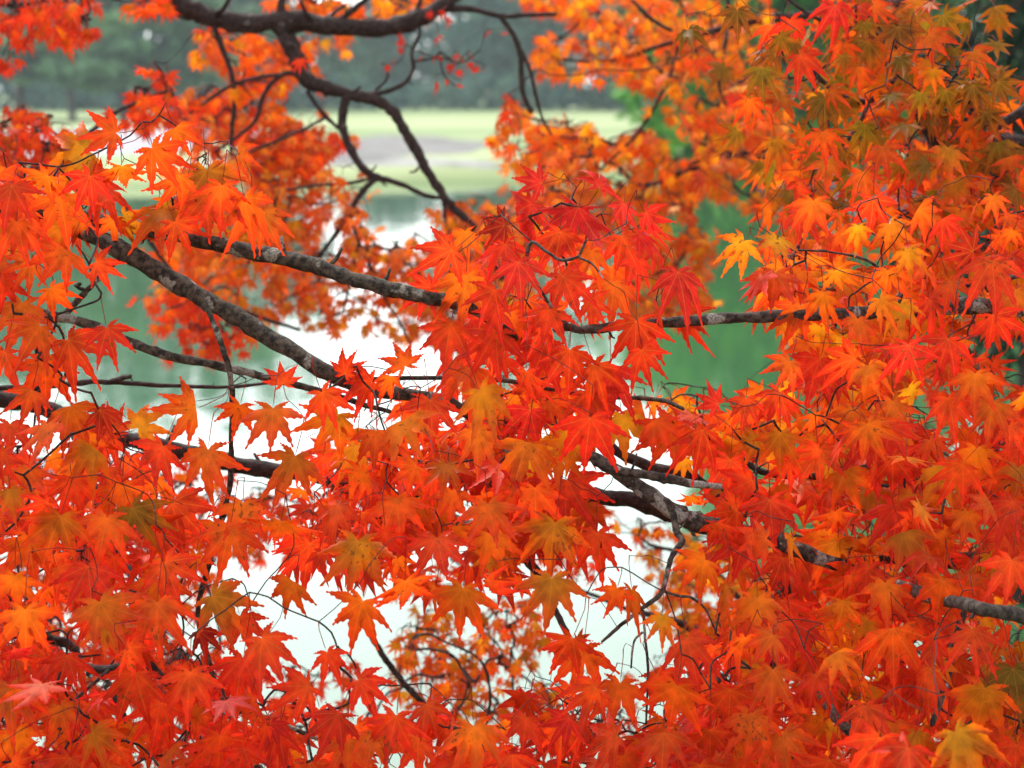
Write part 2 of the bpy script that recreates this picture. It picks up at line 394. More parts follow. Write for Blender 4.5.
# ------------------------------------------------------------------ a maple: limbs given, leaves given, twigs grown between them
class Maple:
    def __init__(s, label, trunk_px, trunk_d, trunk_r, bark, group=None, trunk_h=4.2, lean=0.0):
        s.label = label; s.bark = bark
        b = P(trunk_px, 384, trunk_d)
        s.tx, s.ty = b[0], b[1]
        s.root = thing('maple_tree', label, 'tree', (s.tx, s.ty, ground_z(s.tx, s.ty)), group)
        z0 = ground_z(s.tx, s.ty) - .15
        zs = np.linspace(z0, trunk_h, 14)
        wob = np.cumsum(rng.normal(0, .012, (14, 2)), axis=0)
        pts = np.column_stack([s.tx + wob[:, 0] - wob[0, 0], s.ty + wob[:, 1] - wob[0, 1], zs])
        rad = trunk_r * (1 + .6 * np.exp(-(zs - z0) / .25)) * np.linspace(1, .45, 14)
        V, F = tube(pts, rad, 20, rough=.03)
        attach(mesh_obj('trunk', V, F, bark), s.root)
        s.tpts = pts
        s.limbs = []; s.pos = []; s.par = []; s.lid = []; s.core = []
        s.leaves = []
    def limb(s, pts, label=None, on_trunk=False, bark=None):
        """pts: list of (px, py, depth, radius in px).  side limbs are ((pts), ...) """
        i = len(s.limbs)
        s.limbs.append(dict(main=pts, sides=[], label=label, leaves=[], acc=Acc(), bark=bark or s.bark, on=on_trunk))
        s._run(i, pts, on_trunk)
        return i
    def side(s, i, pts):
        s._run(i, pts, False)
    def _run(s, i, pts, on_trunk):
        Q = [P(x, y, d) for x, y, d, r in pts]; rr = [r * .9 * d / F_PX for x, y, d, r in pts]
        if on_trunk:
            z = min(max(Q[0][2] - .1, 1.9), s.tpts[-1][2] - .1)
            k = int(np.argmin(abs(s.tpts[:, 2] - z))); t = s.tpts[k]
            t = np.array([t[0], t[1], z])
            midp = t * .5 + Q[0] * .5 + np.array([0, 0, .02])
            Q = [t, midp] + Q; rr = [rr[0] * 1.8, rr[0] * 1.25] + rr
        per = 8
        C = catmull(Q, per); Rr = np.interp(np.arange(len(C)) / per, np.arange(len(rr)), rr)
        n = len(C)
        scale = Rr.mean()
        wob = rng.normal(0, 1, (n, 3)); ker = np.array([.25, .5, .25])
        for a in range(3): wob[:, a] = np.convolve(wob[:, a], ker, 'same')
        wob[0] = 0
        C = C + wob * scale * .12
        bump = 1 + .10 * np.convolve(rng.normal(0, 1, n), ker, 'same')
        for _ in range(max(1, n // 14)):
            k = rng.integers(0, n); bump[k] += .15
        V, F = tube(C, Rr * bump, 14 if scale > .003 else 7, rough=.06)
        s.limbs[i]['acc'].add(V, F)
        # a few snapped-off stubs
        if scale > .0022:
            for _ in range(max(1, n // 16)):
                k = rng.integers(1, n - 1); dd = rng.normal(0, 1, 3); dd /= np.linalg.norm(dd)
                ln = Rr[k] * rng.uniform(1.2, 3.2)
                T = [C[k], C[k] + dd * (Rr[k] + ln * .5), C[k] + dd * (Rr[k] + ln) + np.array([0, 0, ln * .3])]
                V, F = tube(T, [Rr[k] * .35, Rr[k] * .28, Rr[k] * .2], 6)
                s.limbs[i]['acc'].add(V, F)
        for k in range(0, n):
            s.pos.append(C[k]); s.par.append(-1); s.lid.append(i); s.core.append(True)
    def leaf(s, lf, hero=False):
        lf['hero'] = hero; s.leaves.append(lf)
    def spray(s, node, lfs):
        for l in lfs: l['node'] = node
    def grow(s, maxr=.0026, thin=.00055, sides=5, reach=None):
        # nodes: unique stalk ends; join each to the nearest wood, nearest first
        keys = {}
        for q in s.limbs: q['nf'] = len(q['acc'].F)
        for l in s.leaves:
            k = tuple(np.round(l['node'] / .012).astype(int)); keys.setdefault(k, []).append(l)
        nodes = [np.mean([l['node'] for l in v], axis=0) for v in keys.values()]; groups = list(keys.values())
        N = np.array(nodes); m = len(N)
        S = np.array(s.pos)
        best = np.full(m, 1e9); bi = np.zeros(m, int)
        for c in range(0, m, 200):
            D = ((N[c:c + 200, None, :] - S[None]) ** 2).sum(-1); bi[c:c + 200] = D.argmin(1); best[c:c + 200] = D.min(1)
        done = np.zeros(m, bool); paths = []; cnt = {}
        par = list(s.par); lid = list(s.lid); core = list(s.core); pos = list(s.pos)
        for _ in range(m):
            b = np.where(done, 1e18, best); k = int(b.argmin()); done[k] = True
            a = bi[k]; A = pos[a]; B = N[k]; dist = math.sqrt(best[k])
            nseg = max(2, min(9, int(dist / .02) + 1))
            bowv = rng.normal(0, 1, 3) * dist * .06 + np.array([0, 0, 1]) * dist * .04 + CF * (min(.06, dist * .5) + dist * .15)
            idx = [a]; new = []
            for q in range(1, nseg + 1):
                t = q / nseg
                p = A * (1 - t) + B * t + bowv * math.sin(math.pi * t) + (rng.normal(0, 1, 3) * .0016 if q < nseg else 0)
                pos.append(p); par.append(idx[-1]); lid.append(lid[a]); core.append(False); idx.append(len(pos) - 1); new.append(p)
            paths.append(idx)
            NP = np.array(new)
            D = ((N[:, None, :] - NP[None]) ** 2).sum(-1); dm = D.min(1); am = D.argmin(1)
            up = (dm < best) & ~done
            best[up] = dm[up]; bi[up] = am[up] + (len(pos) - len(new))
            for l in groups[k]: l['limb'] = lid[a]; l['snap'] = B
            p = idx[-1]
            while p >= 0 and not core[p]: cnt[p] = cnt.get(p, 0) + len(groups[k]); p = par[p]
        for idx in paths:
            rad = [min(maxr, thin * cnt.get(p, cnt.get(idx[1], 1)) ** .42) for p in idx]
            rad[0] = rad[1] * 1.1
            cv = catmull([pos[p] for p in idx], 2)
            V, F = tube(cv, np.interp(np.arange(len(cv)) / 2, np.arange(len(rad)), rad), sides)
            s.limbs[lid[idx[0]]]['acc'].add(V, F)
        # nudge every stalk's outer end to the twig it grows from
        for l in s.leaves:
            nv = l['nv']; V = l['V']; V[nv:nv + 3] += (l['snap'] - l['node']); V[nv + 3:nv + 6] += (l['snap'] - l['node']) * .35
    def finish(s, cap, leafname='leaf'):
        for L in s.limbs:
            o = L['acc'].build('limb', L['bark']); attach(o, s.root); L['obj'] = o
            o.data.materials.append(M_TWIG)
            mi = np.zeros(len(o.data.polygons), dtype=np.int32); mi[L['nf']:] = 1
            o.data.polygons.foreach_set('material_index', mi)
            if L['label']: o['label'] = L['label']
        order = sorted(s.leaves, key=lambda l: (not l['hero'], -l['size']))
        for l in order[:cap]:
            o = mesh_obj('leaf', l['V'], l['F'], M_LEAF, None, l['C'], l['U'], origin=l['p'])
            attach(o, s.limbs[l['limb']]['obj'])
        rest = {}
        for l in order[cap:]: rest.setdefault(l['limb'], Acc()).add(l['V'], l['F'], l['C'], l['U'])
        for k, a in rest.items():
            o = a.build('leaves', M_LEAF); attach(o, s.limbs[k]['obj']); o['kind'] = 'stuff'

def mk(*a, **k):
    l = make_leaf(*a, **k); l['nv'] = len(l['V']) - 9; return l

# ------------------------------------------------------------------ ground
def shore_y(x):      # near bank waterline
    if x > 2.2: return 8.2 + min(12, (x - 2.2) * 3.6)
    return 8.2
def ground_z(x, y):
    s = shore_y(x) - y
    return float(np.clip(1.42 * (1 - math.exp(-max(s, 0) / 2.6)) * 1.12, 0, 1.42)) if s > 0 else max(-2.0, .35 * s)
def structure(o): o['kind'] = 'structure'; return o

nx, ny = 90, 70
xs = np.linspace(-40, 40, nx); ys = np.linspace(-30, 26, ny)
V = [(x, y, ground_z(x, y) + .04 * math.sin(x * 1.7) * math.cos(y * 2.1)) for y in ys for x in xs]
F = [(j * nx + i, j * nx + i + 1, (j + 1) * nx + i + 1, (j + 1) * nx + i) for j in range(ny - 1) for i in range(nx - 1)]
structure(mesh_obj('near_bank', V, F, M_BANK))

# lake
mw, n, l, b, out = new_mat('lake_water')
b.inputs['Base Color'].default_value = (.04, .115, .045, 1); b.inputs['Roughness'].default_value = .04
b.inputs['IOR'].default_value = 1.36; b.inputs['Specular IOR Level'].default_value = .62
geo = n.new('ShaderNodeNewGeometry'); mp = n.new('ShaderNodeMapping'); mp.inputs['Scale'].default_value = (1.0, .45, 1)
l.new(geo.outputs['Position'], mp.inputs['Vector'])
nz = n.new('ShaderNodeTexNoise'); nz.inputs['Scale'].default_value = 1.6; nz.inputs['Detail'].default_value = 4
l.new(mp.outputs[0], nz.inputs['Vector'])
bp = n.new('ShaderNodeBump'); bp.inputs['Strength'].default_value = .35; bp.inputs['Distance'].default_value = .02
l.new(nz.outputs['Fac'], bp.inputs['Height']); l.new(bp.outputs[0], b.inputs['Normal'])
structure(mesh_obj('lake_water', [(-900, 5, 0), (900, 5, 0), (900, 900, 0), (-900, 900, 0)], [(0, 1, 2, 3)], mw))
structure(mesh_obj('lake_bed', [(-1500, -600, -2.2), (1500, -600, -2.2), (1500, 1500, -2.2), (-1500, 1500, -2.2)], [(0, 1, 2, 3)], M_BANK))

def far_shore_y(x):
    # far lawn, with the right-hand shore coming nearer
    base = 67.5 + 2.5 * math.sin(x * .11) + 1.2 * math.sin(x * .31 + 1)
    if x > 3.5: base -= min(10, (x - 3.5) * 2.2)
    return base
def far_z(x, y):
    s = y - far_shore_y(x)
    if s < 0: return -.6 + max(-1.2, s * .3)
    return min(.25 + .10 * s, .40) + .0005 * s - .25 * math.exp(-s * 2)
nx, ny = 120, 90
xs = np.linspace(-260, 260, nx); xs = np.sign(xs) * (abs(xs) / 260) ** 1.8 * 260
ys = 46 + (np.linspace(0, 1, ny) ** 2) * 500
V = [(x, y, far_z(x, y)) for y in ys for x in xs]
F = [(j * nx + i, j * nx + i + 1, (j + 1) * nx + i + 1, (j + 1) * nx + i) for j in range(ny - 1) for i in range(nx - 1)]
structure(mesh_obj('far_lawn', V, F, M_GRASS))

# bare bed / gravel patches on the lawn (a low sheet following it)
def patch(name, cx, cy, rx, ry, mat, seedv, z=.06):
    V = [(cx, cy, far_z(cx, cy) + z)]; k = 40; rs = np.random.default_rng(seedv)
    rings = 5
    for rg in range(1, rings + 1):
        for i in range(k):
            t = 2 * math.pi * i / k; w = 1 + .12 * math.sin(3 * t + seedv) + .07 * math.sin(7 * t)
            x = cx + rx * w * math.cos(t) * rg / rings; y = cy + ry * w * math.sin(t) * rg / rings
            V.append((x, y, far_z(x, y) + (z if rg < rings else -.05)))
    F = [(0, 1 + i, 1 + (i + 1) % k) for i in range(k)]
    for rg in range(rings - 1):
        for i in range(k):
            a = 1 + rg * k; F.append((a + i, a + k + i, a + k + (i + 1) % k, a + (i + 1) % k))
    return structure(mesh_obj(name, V, F, mat))
def gx(px, d): return (px - 512) / F_PX * d
patch('gravel_bed', gx(400, 92), 91, 3.6, 17, M_REED, 2)
patch('stony_shore', gx(345, 70), 72.5, 5.5, 3.2, simple_mat('shore_stones', (.14, .135, .13), (.34, .33, .32), 1.4), 4, z=.05)
patch('reed_bed', gx(350, 74), 74, 1.5, 3.5, M_REED, 9)
patch('gravel_path', gx(110, 110), 100, 9.5, 26, simple_mat('pale_gravel', (.24, .23, .25), (.34, .33, .34), 1.0), 5)

# ------------------------------------------------------------------ far trees
def blob_crown(acc, centre, rad, n, size, colA, colB, flat=.5, rs=None):
    """n small leaf sprays through an ellipsoid"""
    tone = rs.uniform(0, 1)
    for _ in range(n):
        v = rs.normal(0, 1, 3); v /= np.linalg.norm(v); r = rs.uniform(.35, 1.0) ** .5
        p = np.array(centre) + v * r * np.array(rad)
        a = rs.normal(0, 1, 3); a[2] *= flat; a /= np.linalg.norm(a); b_ = np.cross(a, rs.normal(0, 1, 3)); b_ /= np.linalg.norm(b_)
        s = size * rs.uniform(.6, 1.4); t = np.clip(tone * .75 + rs.uniform(0, .25), 0, 1)
        c = np.array(colA) * (1 - t) + np.array(colB) * t
        q = [p - a * s, p + b_ * s * .45, p + a * s, p - b_ * s * .45]
        acc.add(np.array(q), [(0, 1, 2, 3)], np.tile(c, (4, 1)))
def far_tree(kind, px, d, h, w, label, cA, cB, seedv, name, base=None, lean=0.0, n=900, trunk_col=M_FAR_BARK, lobes=9):
    rs = np.random.default_rng(seedv)
    x = gx(px, d); z0 = far_z(x, d) if base is None else base
    root = thing(name, label, 'tree', (x, d, z0), 'trees across the lake')
    top = z0 + h
    tp = [(x, d, z0 - .2), (x + lean * .3, d, z0 + h * .3), (x + lean * .7, d, z0 + h * .62), (x + lean, d, z0 + h * .93)]
    tp = catmull(tp, 5)
    acc = Acc(); V, F = tube(tp, np.linspace(h * .022 + .05, .05, len(tp)), 9); acc.add(V, F)
    cr = Acc()
    if kind == 'pine':
        for k in range(lobes):
            t = .22 + .74 * k / lobes; ph = rs.uniform(0, 6.28); reach = w * (1.05 - t * .75) * rs.uniform(.6, 1.1)
            a = np.array([x + lean * t, d, z0 + h * t]); e = a + np.array([math.cos(ph) * reach, math.sin(ph) * reach, rs.uniform(0, .4)])
            V, F = tube([a, a * .5 + e * .5 + [0, 0, -.1], e], [.10, .07, .04], 6); acc.add(V, F)
            for c, sc in ((e, 1.0), (a * .45 + e * .55, .8)):
                blob_crown(cr, c + [0, 0, .2], (reach * .55 * sc + .5, reach * .55 * sc + .5, .38), int(n * 1.6) // lobes, .8, cA, cB, .3, rs)
    else:
        for k in range(lobes):
            t = .05 + .89 * ((k + .5) / lobes); ph = rs.uniform(0, 6.28); reach = w * (.35 + .5 * math.sin(math.pi * min(.95, t))) * rs.uniform(.2, .9)
            a = np.array([x + lean * t, d, z0 + h * t * .8]); e = np.array([x + lean * t + math.cos(ph) * reach, d + math.sin(ph) * reach, z0 + h * t])
            V, F = tube([a, a * .5 + e * .5 + [0, 0, .1], e], [.12, .08, .04], 6); acc.add(V, F)
            s = w * rs.uniform(.42, .7)
            blob_crown(cr, e, (s, s, s * .8), n // lobes, (.30 if d < 80 else .80), cA, cB, .8, rs)
    attach(acc.build('trunk', trunk_col), root); attach(cr.build('crown', M_FOL, smooth=False), root)
    return root

PG, PG2 = (.02, .07, .055), (.26, .46, .20)      # pine greens
BGD = (.10, .20, .14)
BG, BG2 = (.02, .08, .085), (.19, .33, .24)      # blue greens
LG, LG2 = (.04, .24, .02), (.18, .46, .045)           # bright greens
far = [
    # kind, px, d, h, w, lean, label, colours, n, lobes
    ('pine', 22, 150, 13, 4.6, .5, 'flat tiered pine at the far left of the lawn across the lake', PG, PG2, 1500, 12),
    ('pine', 76, 146, 9.5, 4.6, -.6, 'spreading pine with low dark tiers above the pale lawn on the left', PG, PG2, 1500, 11),
    ('pine', 126, 152, 15, 4.2, .4, 'tall pine with a bare grey stem behind the left lawn', PG, PG2, 1500, 11),
    ('pine', 172, 148, 9.5, 4.4, .8, 'pine just left of the hanging twig under the dark bough', PG, PG2, 1500, 11),
    ('pine', 232, 180, 21, 5.5, .2, 'pine mostly hidden behind the orange leaves below the dark bough', PG, PG2, 1400, 11),
    ('leafy', -5, 205, 26, 8, 0, 'tall grey green tree standing behind the leftmost pine', BG, LG, 1800, 14),
    ('leafy', 60, 210, 24, 8, 0, 'grey green tree filling the gap behind the two left pines', BG, PG2, 1800, 14),
    ('leafy', 118, 208, 29, 8, 0, 'tallest leafy tree behind the bare stemmed pine', BG, PG2, 1800, 14),
    ('leafy', 185, 205, 27, 8, 0, 'leafy tree behind the lichen free dark bough on the left', PG, LG2, 1800, 14),
    ('leafy', 255, 210, 28, 8, 0, 'leafy tree behind the fork of the dark bough', BG, PG2, 1600, 14),
    ('leafy', 290, 215, 19, 4.2, 0, 'low round tree left of the pale gap in the far wood', BG, BG2, 1400, 12),
    ('leafy', 350, 218, 8.5, 4.0, 0, 'small pale tree standing in the gap of the far wood', BG2, PG2, 1300, 11),  # added to fill the bright sky gap; haze put into its pale greens
    ('leafy', 396, 222, 10.5, 5.5, 0, 'low bluish tree under the pale gap in the far wood', BG, BG2, 1400, 12),
    ('leafy', 458, 215, 18, 4.2, 0, 'bluish tree behind the small crimson leaves', BG, BG2, 1500, 13),
    ('leafy', 496, 205, 25, 6, 0, 'tall bluish tree at the right end of the open lawn', BG, BG2, 1700, 14),
    ('leafy', 545, 205, 23, 7, 0, 'dark blue green tree seen through the gap in the yellow orange leaves', BG, BG2, 1700, 14),
    ('leafy', 610, 200, 20, 7, 0, 'grey green tree behind the yellow orange leaves', BG, PG2, 1500, 12),
    ('leafy', 680, 190, 22, 7.5, 0, 'grey green tree behind the small red fallen leaf', BG, PG2, 1500, 12),
    ('leafy', 690, 66, 6.0, 2.3, 0, 'bright green shrubby tree at the left end of the stone wall', LG, LG2, 1100, 11),
    ('leafy', 738, 63, 9.5, 2.9, 0, 'bright green tree behind the stone wall on the right shore', LG, LG2, 1300, 13),
    ('leafy', 800, 62, 11.5, 3.2, 0, 'tall bright green tree mirrored below the bare middle limb', LG, LG2, 1500, 14),
    ('leafy', 870, 61, 12.0, 3.3, 0, 'bright green tree hidden behind the right hand maple', LG, LG2, 1500, 14),
    ('leafy', 945, 61, 12.5, 3.4, 0, 'green tree glimpsed low through the right hand maple', PG2, LG2, 1500, 14),
    ('leafy', 1020, 60, 12.0, 3.4, 0, 'green tree at the right edge of the far shore', PG2, LG2, 1500, 14),
]
for i, (kind, px, d, h, w, lean, label, a, b_, n_, lb) in enumerate(far):
    if kind == 'leafy' and d > 100 and px < 280: a, b_ = BG, BGD
    far_tree(kind, px, d, h, w, label, a, b_, 100 + i, 'pine_tree' if kind == 'pine' else 'leafy_tree', lean=lean, n=n_ * (2 if d < 80 else 1), lobes=lb)
hg = thing('hedge', 'long dark clipped hedge along the back of the lawn across the lake', 'hedge', (0, 196, far_z(0, 196)))
ha = Acc(); rs = np.random.default_rng(5)
for k in range(110):
    x = -60 + k * 1.1; blob_crown(ha, (x, 196 + rs.normal(0, .5), far_z(x, 196) + 1.2), (.9, .9, 1.6 + .5 * math.sin(k * .5)), 40, .55, BG, BG2, .8, rs)
hm = ha.build('foliage', M_FOL, smooth=False); attach(hm, hg)
# stone edging wall on the right shore
wt = thing('stone_wall', 'low grey stone wall along the right shore of the lake', 'wall', (gx(700, 57), 57, 0))
wa = Acc(); rs = np.random.default_rng(3)
for course in range(3):
    x = gx(680, 57) + rs.uniform(0, .3)
    while x < gx(1100, 57):
        ln = rs.uniform(.5, 1.1); y0 = far_shore_y(x + ln / 2) - .35 + rs.uniform(-.04, .04); z0 = -.35 + course * .33; hh = .31
        V = [(x + sx * (ln - .03), y0 + sy * .45, z0 + sz * hh) for sx in (0, 1) for sy in (0, 1) for sz in (0, 1)]
        wa.add(np.array(V), [(0, 1, 3, 2), (4, 6, 7, 5), (0, 4, 5, 1), (2, 3, 7, 6), (0, 2, 6, 4), (1, 5, 7, 3)]); x += ln
attach(wa.build('stonework', M_STONE, smooth=False), wt)

# dark conifer, upper right, on the near bank
def conifer():
    rs = np.random.default_rng(77)
    d = 13.0; x = gx(1062, d); z0 = ground_z(x, d)
    root = thing('conifer_tree', 'dark drooping conifer behind the maple in the upper right corner', 'tree', (x, d, z0))
    acc = Acc(); V, F = tube([(x, d, z0 - .2), (x + .02, d, z0 + 2), (x, d, z0 + 5), (x, d, z0 + 9)], [.30, .24, .18, .05], 14, rough=.03); acc.add(V, F)
    cr = Acc()
    for k in range(110):
        z = z0 + .9 + 6.5 * rs.uniform(0, 1); ph = rs.uniform(0, 6.28); reach = (1.25 - (z - z0) * .09) * rs.uniform(.7, 1.1)
        a = np.array([x, d, z]); e = a + [math.cos(ph) * reach, math.sin(ph) * reach, -.15 * reach]
        if z < z0 + 1.9 and math.cos(ph) < 0: continue
        V, F = tube([a, a * .5 + e * .5 + [0, 0, .06], e], [.03, .02, .008], 5); acc.add(V, F)
        for q in range(110):
            t = rs.uniform(.15, 1); p = a * (1 - t) + e * t + rs.normal(0, .09, 3)
            dr = np.array([math.cos(ph) * .4 + rs.normal(0, .5), math.sin(ph) * .4 + rs.normal(0, .5), -1 + rs.normal(0, .4)]); dr /= np.linalg.norm(dr)
            sd_ = np.cross(dr, rs.normal(0, 1, 3)); sd_ /= np.linalg.norm(sd_)
            ln = rs.uniform(.12, .28); c = np.array((.012, .03, .014)) * rs.uniform(.6, 2.2)
            qv = np.array([p, p + dr * ln * .5 + sd_ * .02, p + dr * ln, p + dr * ln * .5 - sd_ * .02])
            cr.add(qv, [(0, 1, 2, 3)], np.tile(c, (4, 1)))
    attach(acc.build('trunk', M_BARK_DARK), root); attach(cr.build('crown', M_FOL, smooth=False), root)
conifer()

# ------------------------------------------------------------------ the maples
def inpoly(x, y, poly):
    c = False; n = len(poly); j = n - 1
    for i in range(n):
        xi, yi = poly[i]; xj, yj = poly[j]
        if (yi > y) != (yj > y) and x < (xj - xi) * (y - yi) / (yj - yi) + xi: c = not c
        j = i
    return c
def fill(tree, poly, count, Lr, dr, pals, gaps=(), margin=.5, per=(2, 4), detail=1, ang=(90, 38), tilt=28, curl=1.2, spread=1.0):
    """sprays of leaves hanging at random points of a region"""
    xs_ = [p[0] for p in poly]; ys_ = [p[1] for p in poly]; made = 0; tries = 0
    while made < count and tries < count * 40:
        tries += 1
        cx, cy = random.uniform(min(xs_), max(xs_)), random.uniform(min(ys_), max(ys_))
        if not inpoly(cx, cy, poly): continue
        d = random.uniform(*dr); lfs = []
        for _ in range(random.randint(*per)):
            L = random.uniform(*Lr)
            x = cx + random.gauss(0, L * .75 * spread); y = cy + abs(random.gauss(0, L * .55 * spread)) - L * .1
            a = random.gauss(*ang) - (x - cx) / L * 14
            ex, ey = x + math.cos(R(a)) * L * .45, y + math.sin(R(a)) * L * .45
            if any(math.hypot((ex - g[0]) / g[2], (ey - g[1]) / g[3]) < 1 + margin * L / max(g[2], g[3]) for g in gaps): continue
            lf = mk(x, y, d + random.gauss(0, .03) * d, a, L, random.choice(pals), detail, tilt=tilt, curl=curl)
            lfs.append(lf); made += 1
        if len(lfs) > 1:
            nd = np.mean([l['node'] for l in lfs], axis=0)
            for l in lfs: 
                l['node0'] = l['node']; tgt = l['node'] * .25 + nd * .75
                V = l['V']; nv = l['nv']; dv = tgt - l['node']; V[nv:nv + 3] += dv; V[nv + 3:nv + 6] += dv * .4; l['node'] = tgt
        for l in lfs: tree.leaf(l)

def heroes(tree, rows, dbase=2.3, dvar=.10, tilt=17, detail=2):
    for r in rows:
        x, y, a, L, c = r[:5]; narrow = len(r) > 5 and r[5] == 'n'
        d = (r[6] if len(r) > 6 else dbase) + random.uniform(-dvar, dvar)
        tree.leaf(mk(x, y, d, a, L, c, detail, tilt=tilt, curl=1.0, narrow=narrow), hero=True)

# ---- near maple on the left
A = Maple('near maple with grey lichen spotted limbs reaching in from the left edge', -330, 2.6, .085, M_BARK, 'near maples')
a1 = A.limb([(-60, 196, 2.5, 10), (0, 206, 2.5, 9), (45, 212, 2.5, 9), (90, 233, 2.48, 9.5), (135, 258, 2.45, 10), (190, 290, 2.42, 10.5), (250, 325, 2.4, 10), (320, 368, 2.38, 9), (370, 390, 2.4, 7.5), (441, 399, 2.45, 6.5), (480, 425, 2.5, 5), (530, 470, 2.5, 3.5)],
            'thick lichen spotted limb slanting down to the right across the left third', True)
a2 = A.limb([(45, 211, 2.5, 8), (110, 222, 2.48, 8), (180, 236, 2.42, 8), (240, 249, 2.4, 8.5), (300, 262, 2.38, 8.5), (350, 278, 2.36, 8.5), (400, 291, 2.35, 8), (440, 300, 2.35, 7.5), (480, 312, 2.38, 6), (520, 340, 2.42, 4)],
            'upper lichen spotted limb running right to the red leaves')
a3 = A.limb([(-60, 285, 2.5, 5), (0, 300, 2.48, 4.5), (45, 314, 2.46, 5), (90, 325, 2.44, 5.5), (130, 342, 2.42, 5), (172, 357, 2.4, 5.5), (230, 368, 2.4, 4.5), (275, 380, 2.42, 4), (330, 394, 2.45, 3.5), (390, 412, 2.45, 2.5)],
            'slender knotty limb below the thick left limb', True)
A.side(a3, [(62, 318, 2.46, 3.5), (80, 298, 2.46, 3.5), (98, 279, 2.46, 3), (122, 256, 2.46, 2.5)])
A.side(a3, [(84, 290, 2.46, 2.5), (76, 286, 2.46, 2), (80, 284, 2.44, 1.8)])
A.side(a1, [(198, 290, 2.38, 3), (208, 310, 2.37, 3.2), (218, 335, 2.36, 3.2), (228, 365, 2.36, 3.2), (232, 395, 2.38, 3), (231, 440, 2.4, 3), (230, 485, 2.42, 3.2), (220, 525, 2.45, 3.2), (208, 568, 2.48, 3.5), (198, 610, 2.5, 3.2), (207, 653, 2.5, 3.2), (222, 702, 2.5, 3), (256, 714, 2.5, 3), (283, 724, 2.5, 3), (320, 740, 2.5, 2.5)])
A.side(a1, [(345, 380, 2.4, 3), (420, 378, 2.46, 2.6), (500, 380, 2.48, 2.6), (545, 388, 2.48, 2.6), (600, 396, 2.46, 2.6), (640, 398, 2.44, 2.8), (665, 401, 2.42, 2.6), (683, 409, 2.4, 2)])
a4 = A.limb([(-80, 392, 2.7, 3.5), (0, 388, 2.7, 3), (50, 386, 2.7, 2.8), (90, 382, 2.7, 3.2), (125, 383, 2.7, 3), (180, 386, 2.7, 2.2), (230, 387, 2.7, 2), (290, 380, 2.75, 1.6)],
            'thin dark limb running level over the white water', True, M_BARK_DARK)
A.side(a4, [(112, 381, 2.7, 3), (122, 378, 2.68, 3), (131, 376, 2.66, 2.2)])
a6 = A.limb([(-60, 385, 2.85, 11), (0, 398, 2.85, 10), (45, 408, 2.85, 9.5), (90, 430, 2.85, 9), (140, 442, 2.85, 9), (200, 456, 2.85, 9), (250, 467, 2.85, 9), (311, 475, 2.85, 8.5), (380, 496, 2.85, 8), (450, 519, 2.8, 7.5), (485, 536, 2.75, 6), (530, 562, 2.7, 5), (551, 602, 2.65, 4.5), (568, 634, 2.6, 3)],
            'dark shaded limb behind the leaves from the left edge to the middle', True, M_BARK_DARK)
A.side(a6, [(60, 412, 2.8, 5), (80, 445, 2.7, 5), (91, 478, 2.65, 4.8), (98, 508, 2.62, 4.2), (111, 540, 2.6, 4), (128, 567, 2.58, 3.8), (133, 592, 2.55, 4), (133, 615, 2.55, 4.2), (140, 638, 2.55, 4.2), (152, 664, 2.55, 3.8), (170, 684, 2.55, 2.6)])
A.side(a6, [(35, 405, 2.8, 5), (38, 370, 2.7, 5), (38, 345, 2.66, 4.5), (36, 322, 2.62, 3)])
A.side(a6, [(128, 665, 2.6, 3), (114, 690, 2.58, 3.6), (122, 711, 2.56, 3.4), (131, 730, 2.55, 3)])
a8 = A.limb([(-60, 600, 2.8, 6.5), (0, 612, 2.8, 6), (41, 636, 2.8, 6), (72, 646, 2.8, 5), (84, 666, 2.78, 5), (112, 669, 2.74, 5), (135, 664, 2.7, 4.5), (165, 682, 2.68, 3.5), (200, 720, 2.65, 3)],
            'dark low limb in the bottom left behind the red leaves', True, M_BARK_DARK)
A.side(a8, [(112, 669, 2.74, 2.5), (86, 690, 2.7, 2), (72, 705, 2.68, 1.8), (60, 730, 2.66, 1.4)])
A.side(a8, [(30, 640, 2.74, 1.5), (12, 652, 2.72, 1.3), (60, 657, 2.7, 1.3), (100, 655, 2.7, 1.0)])

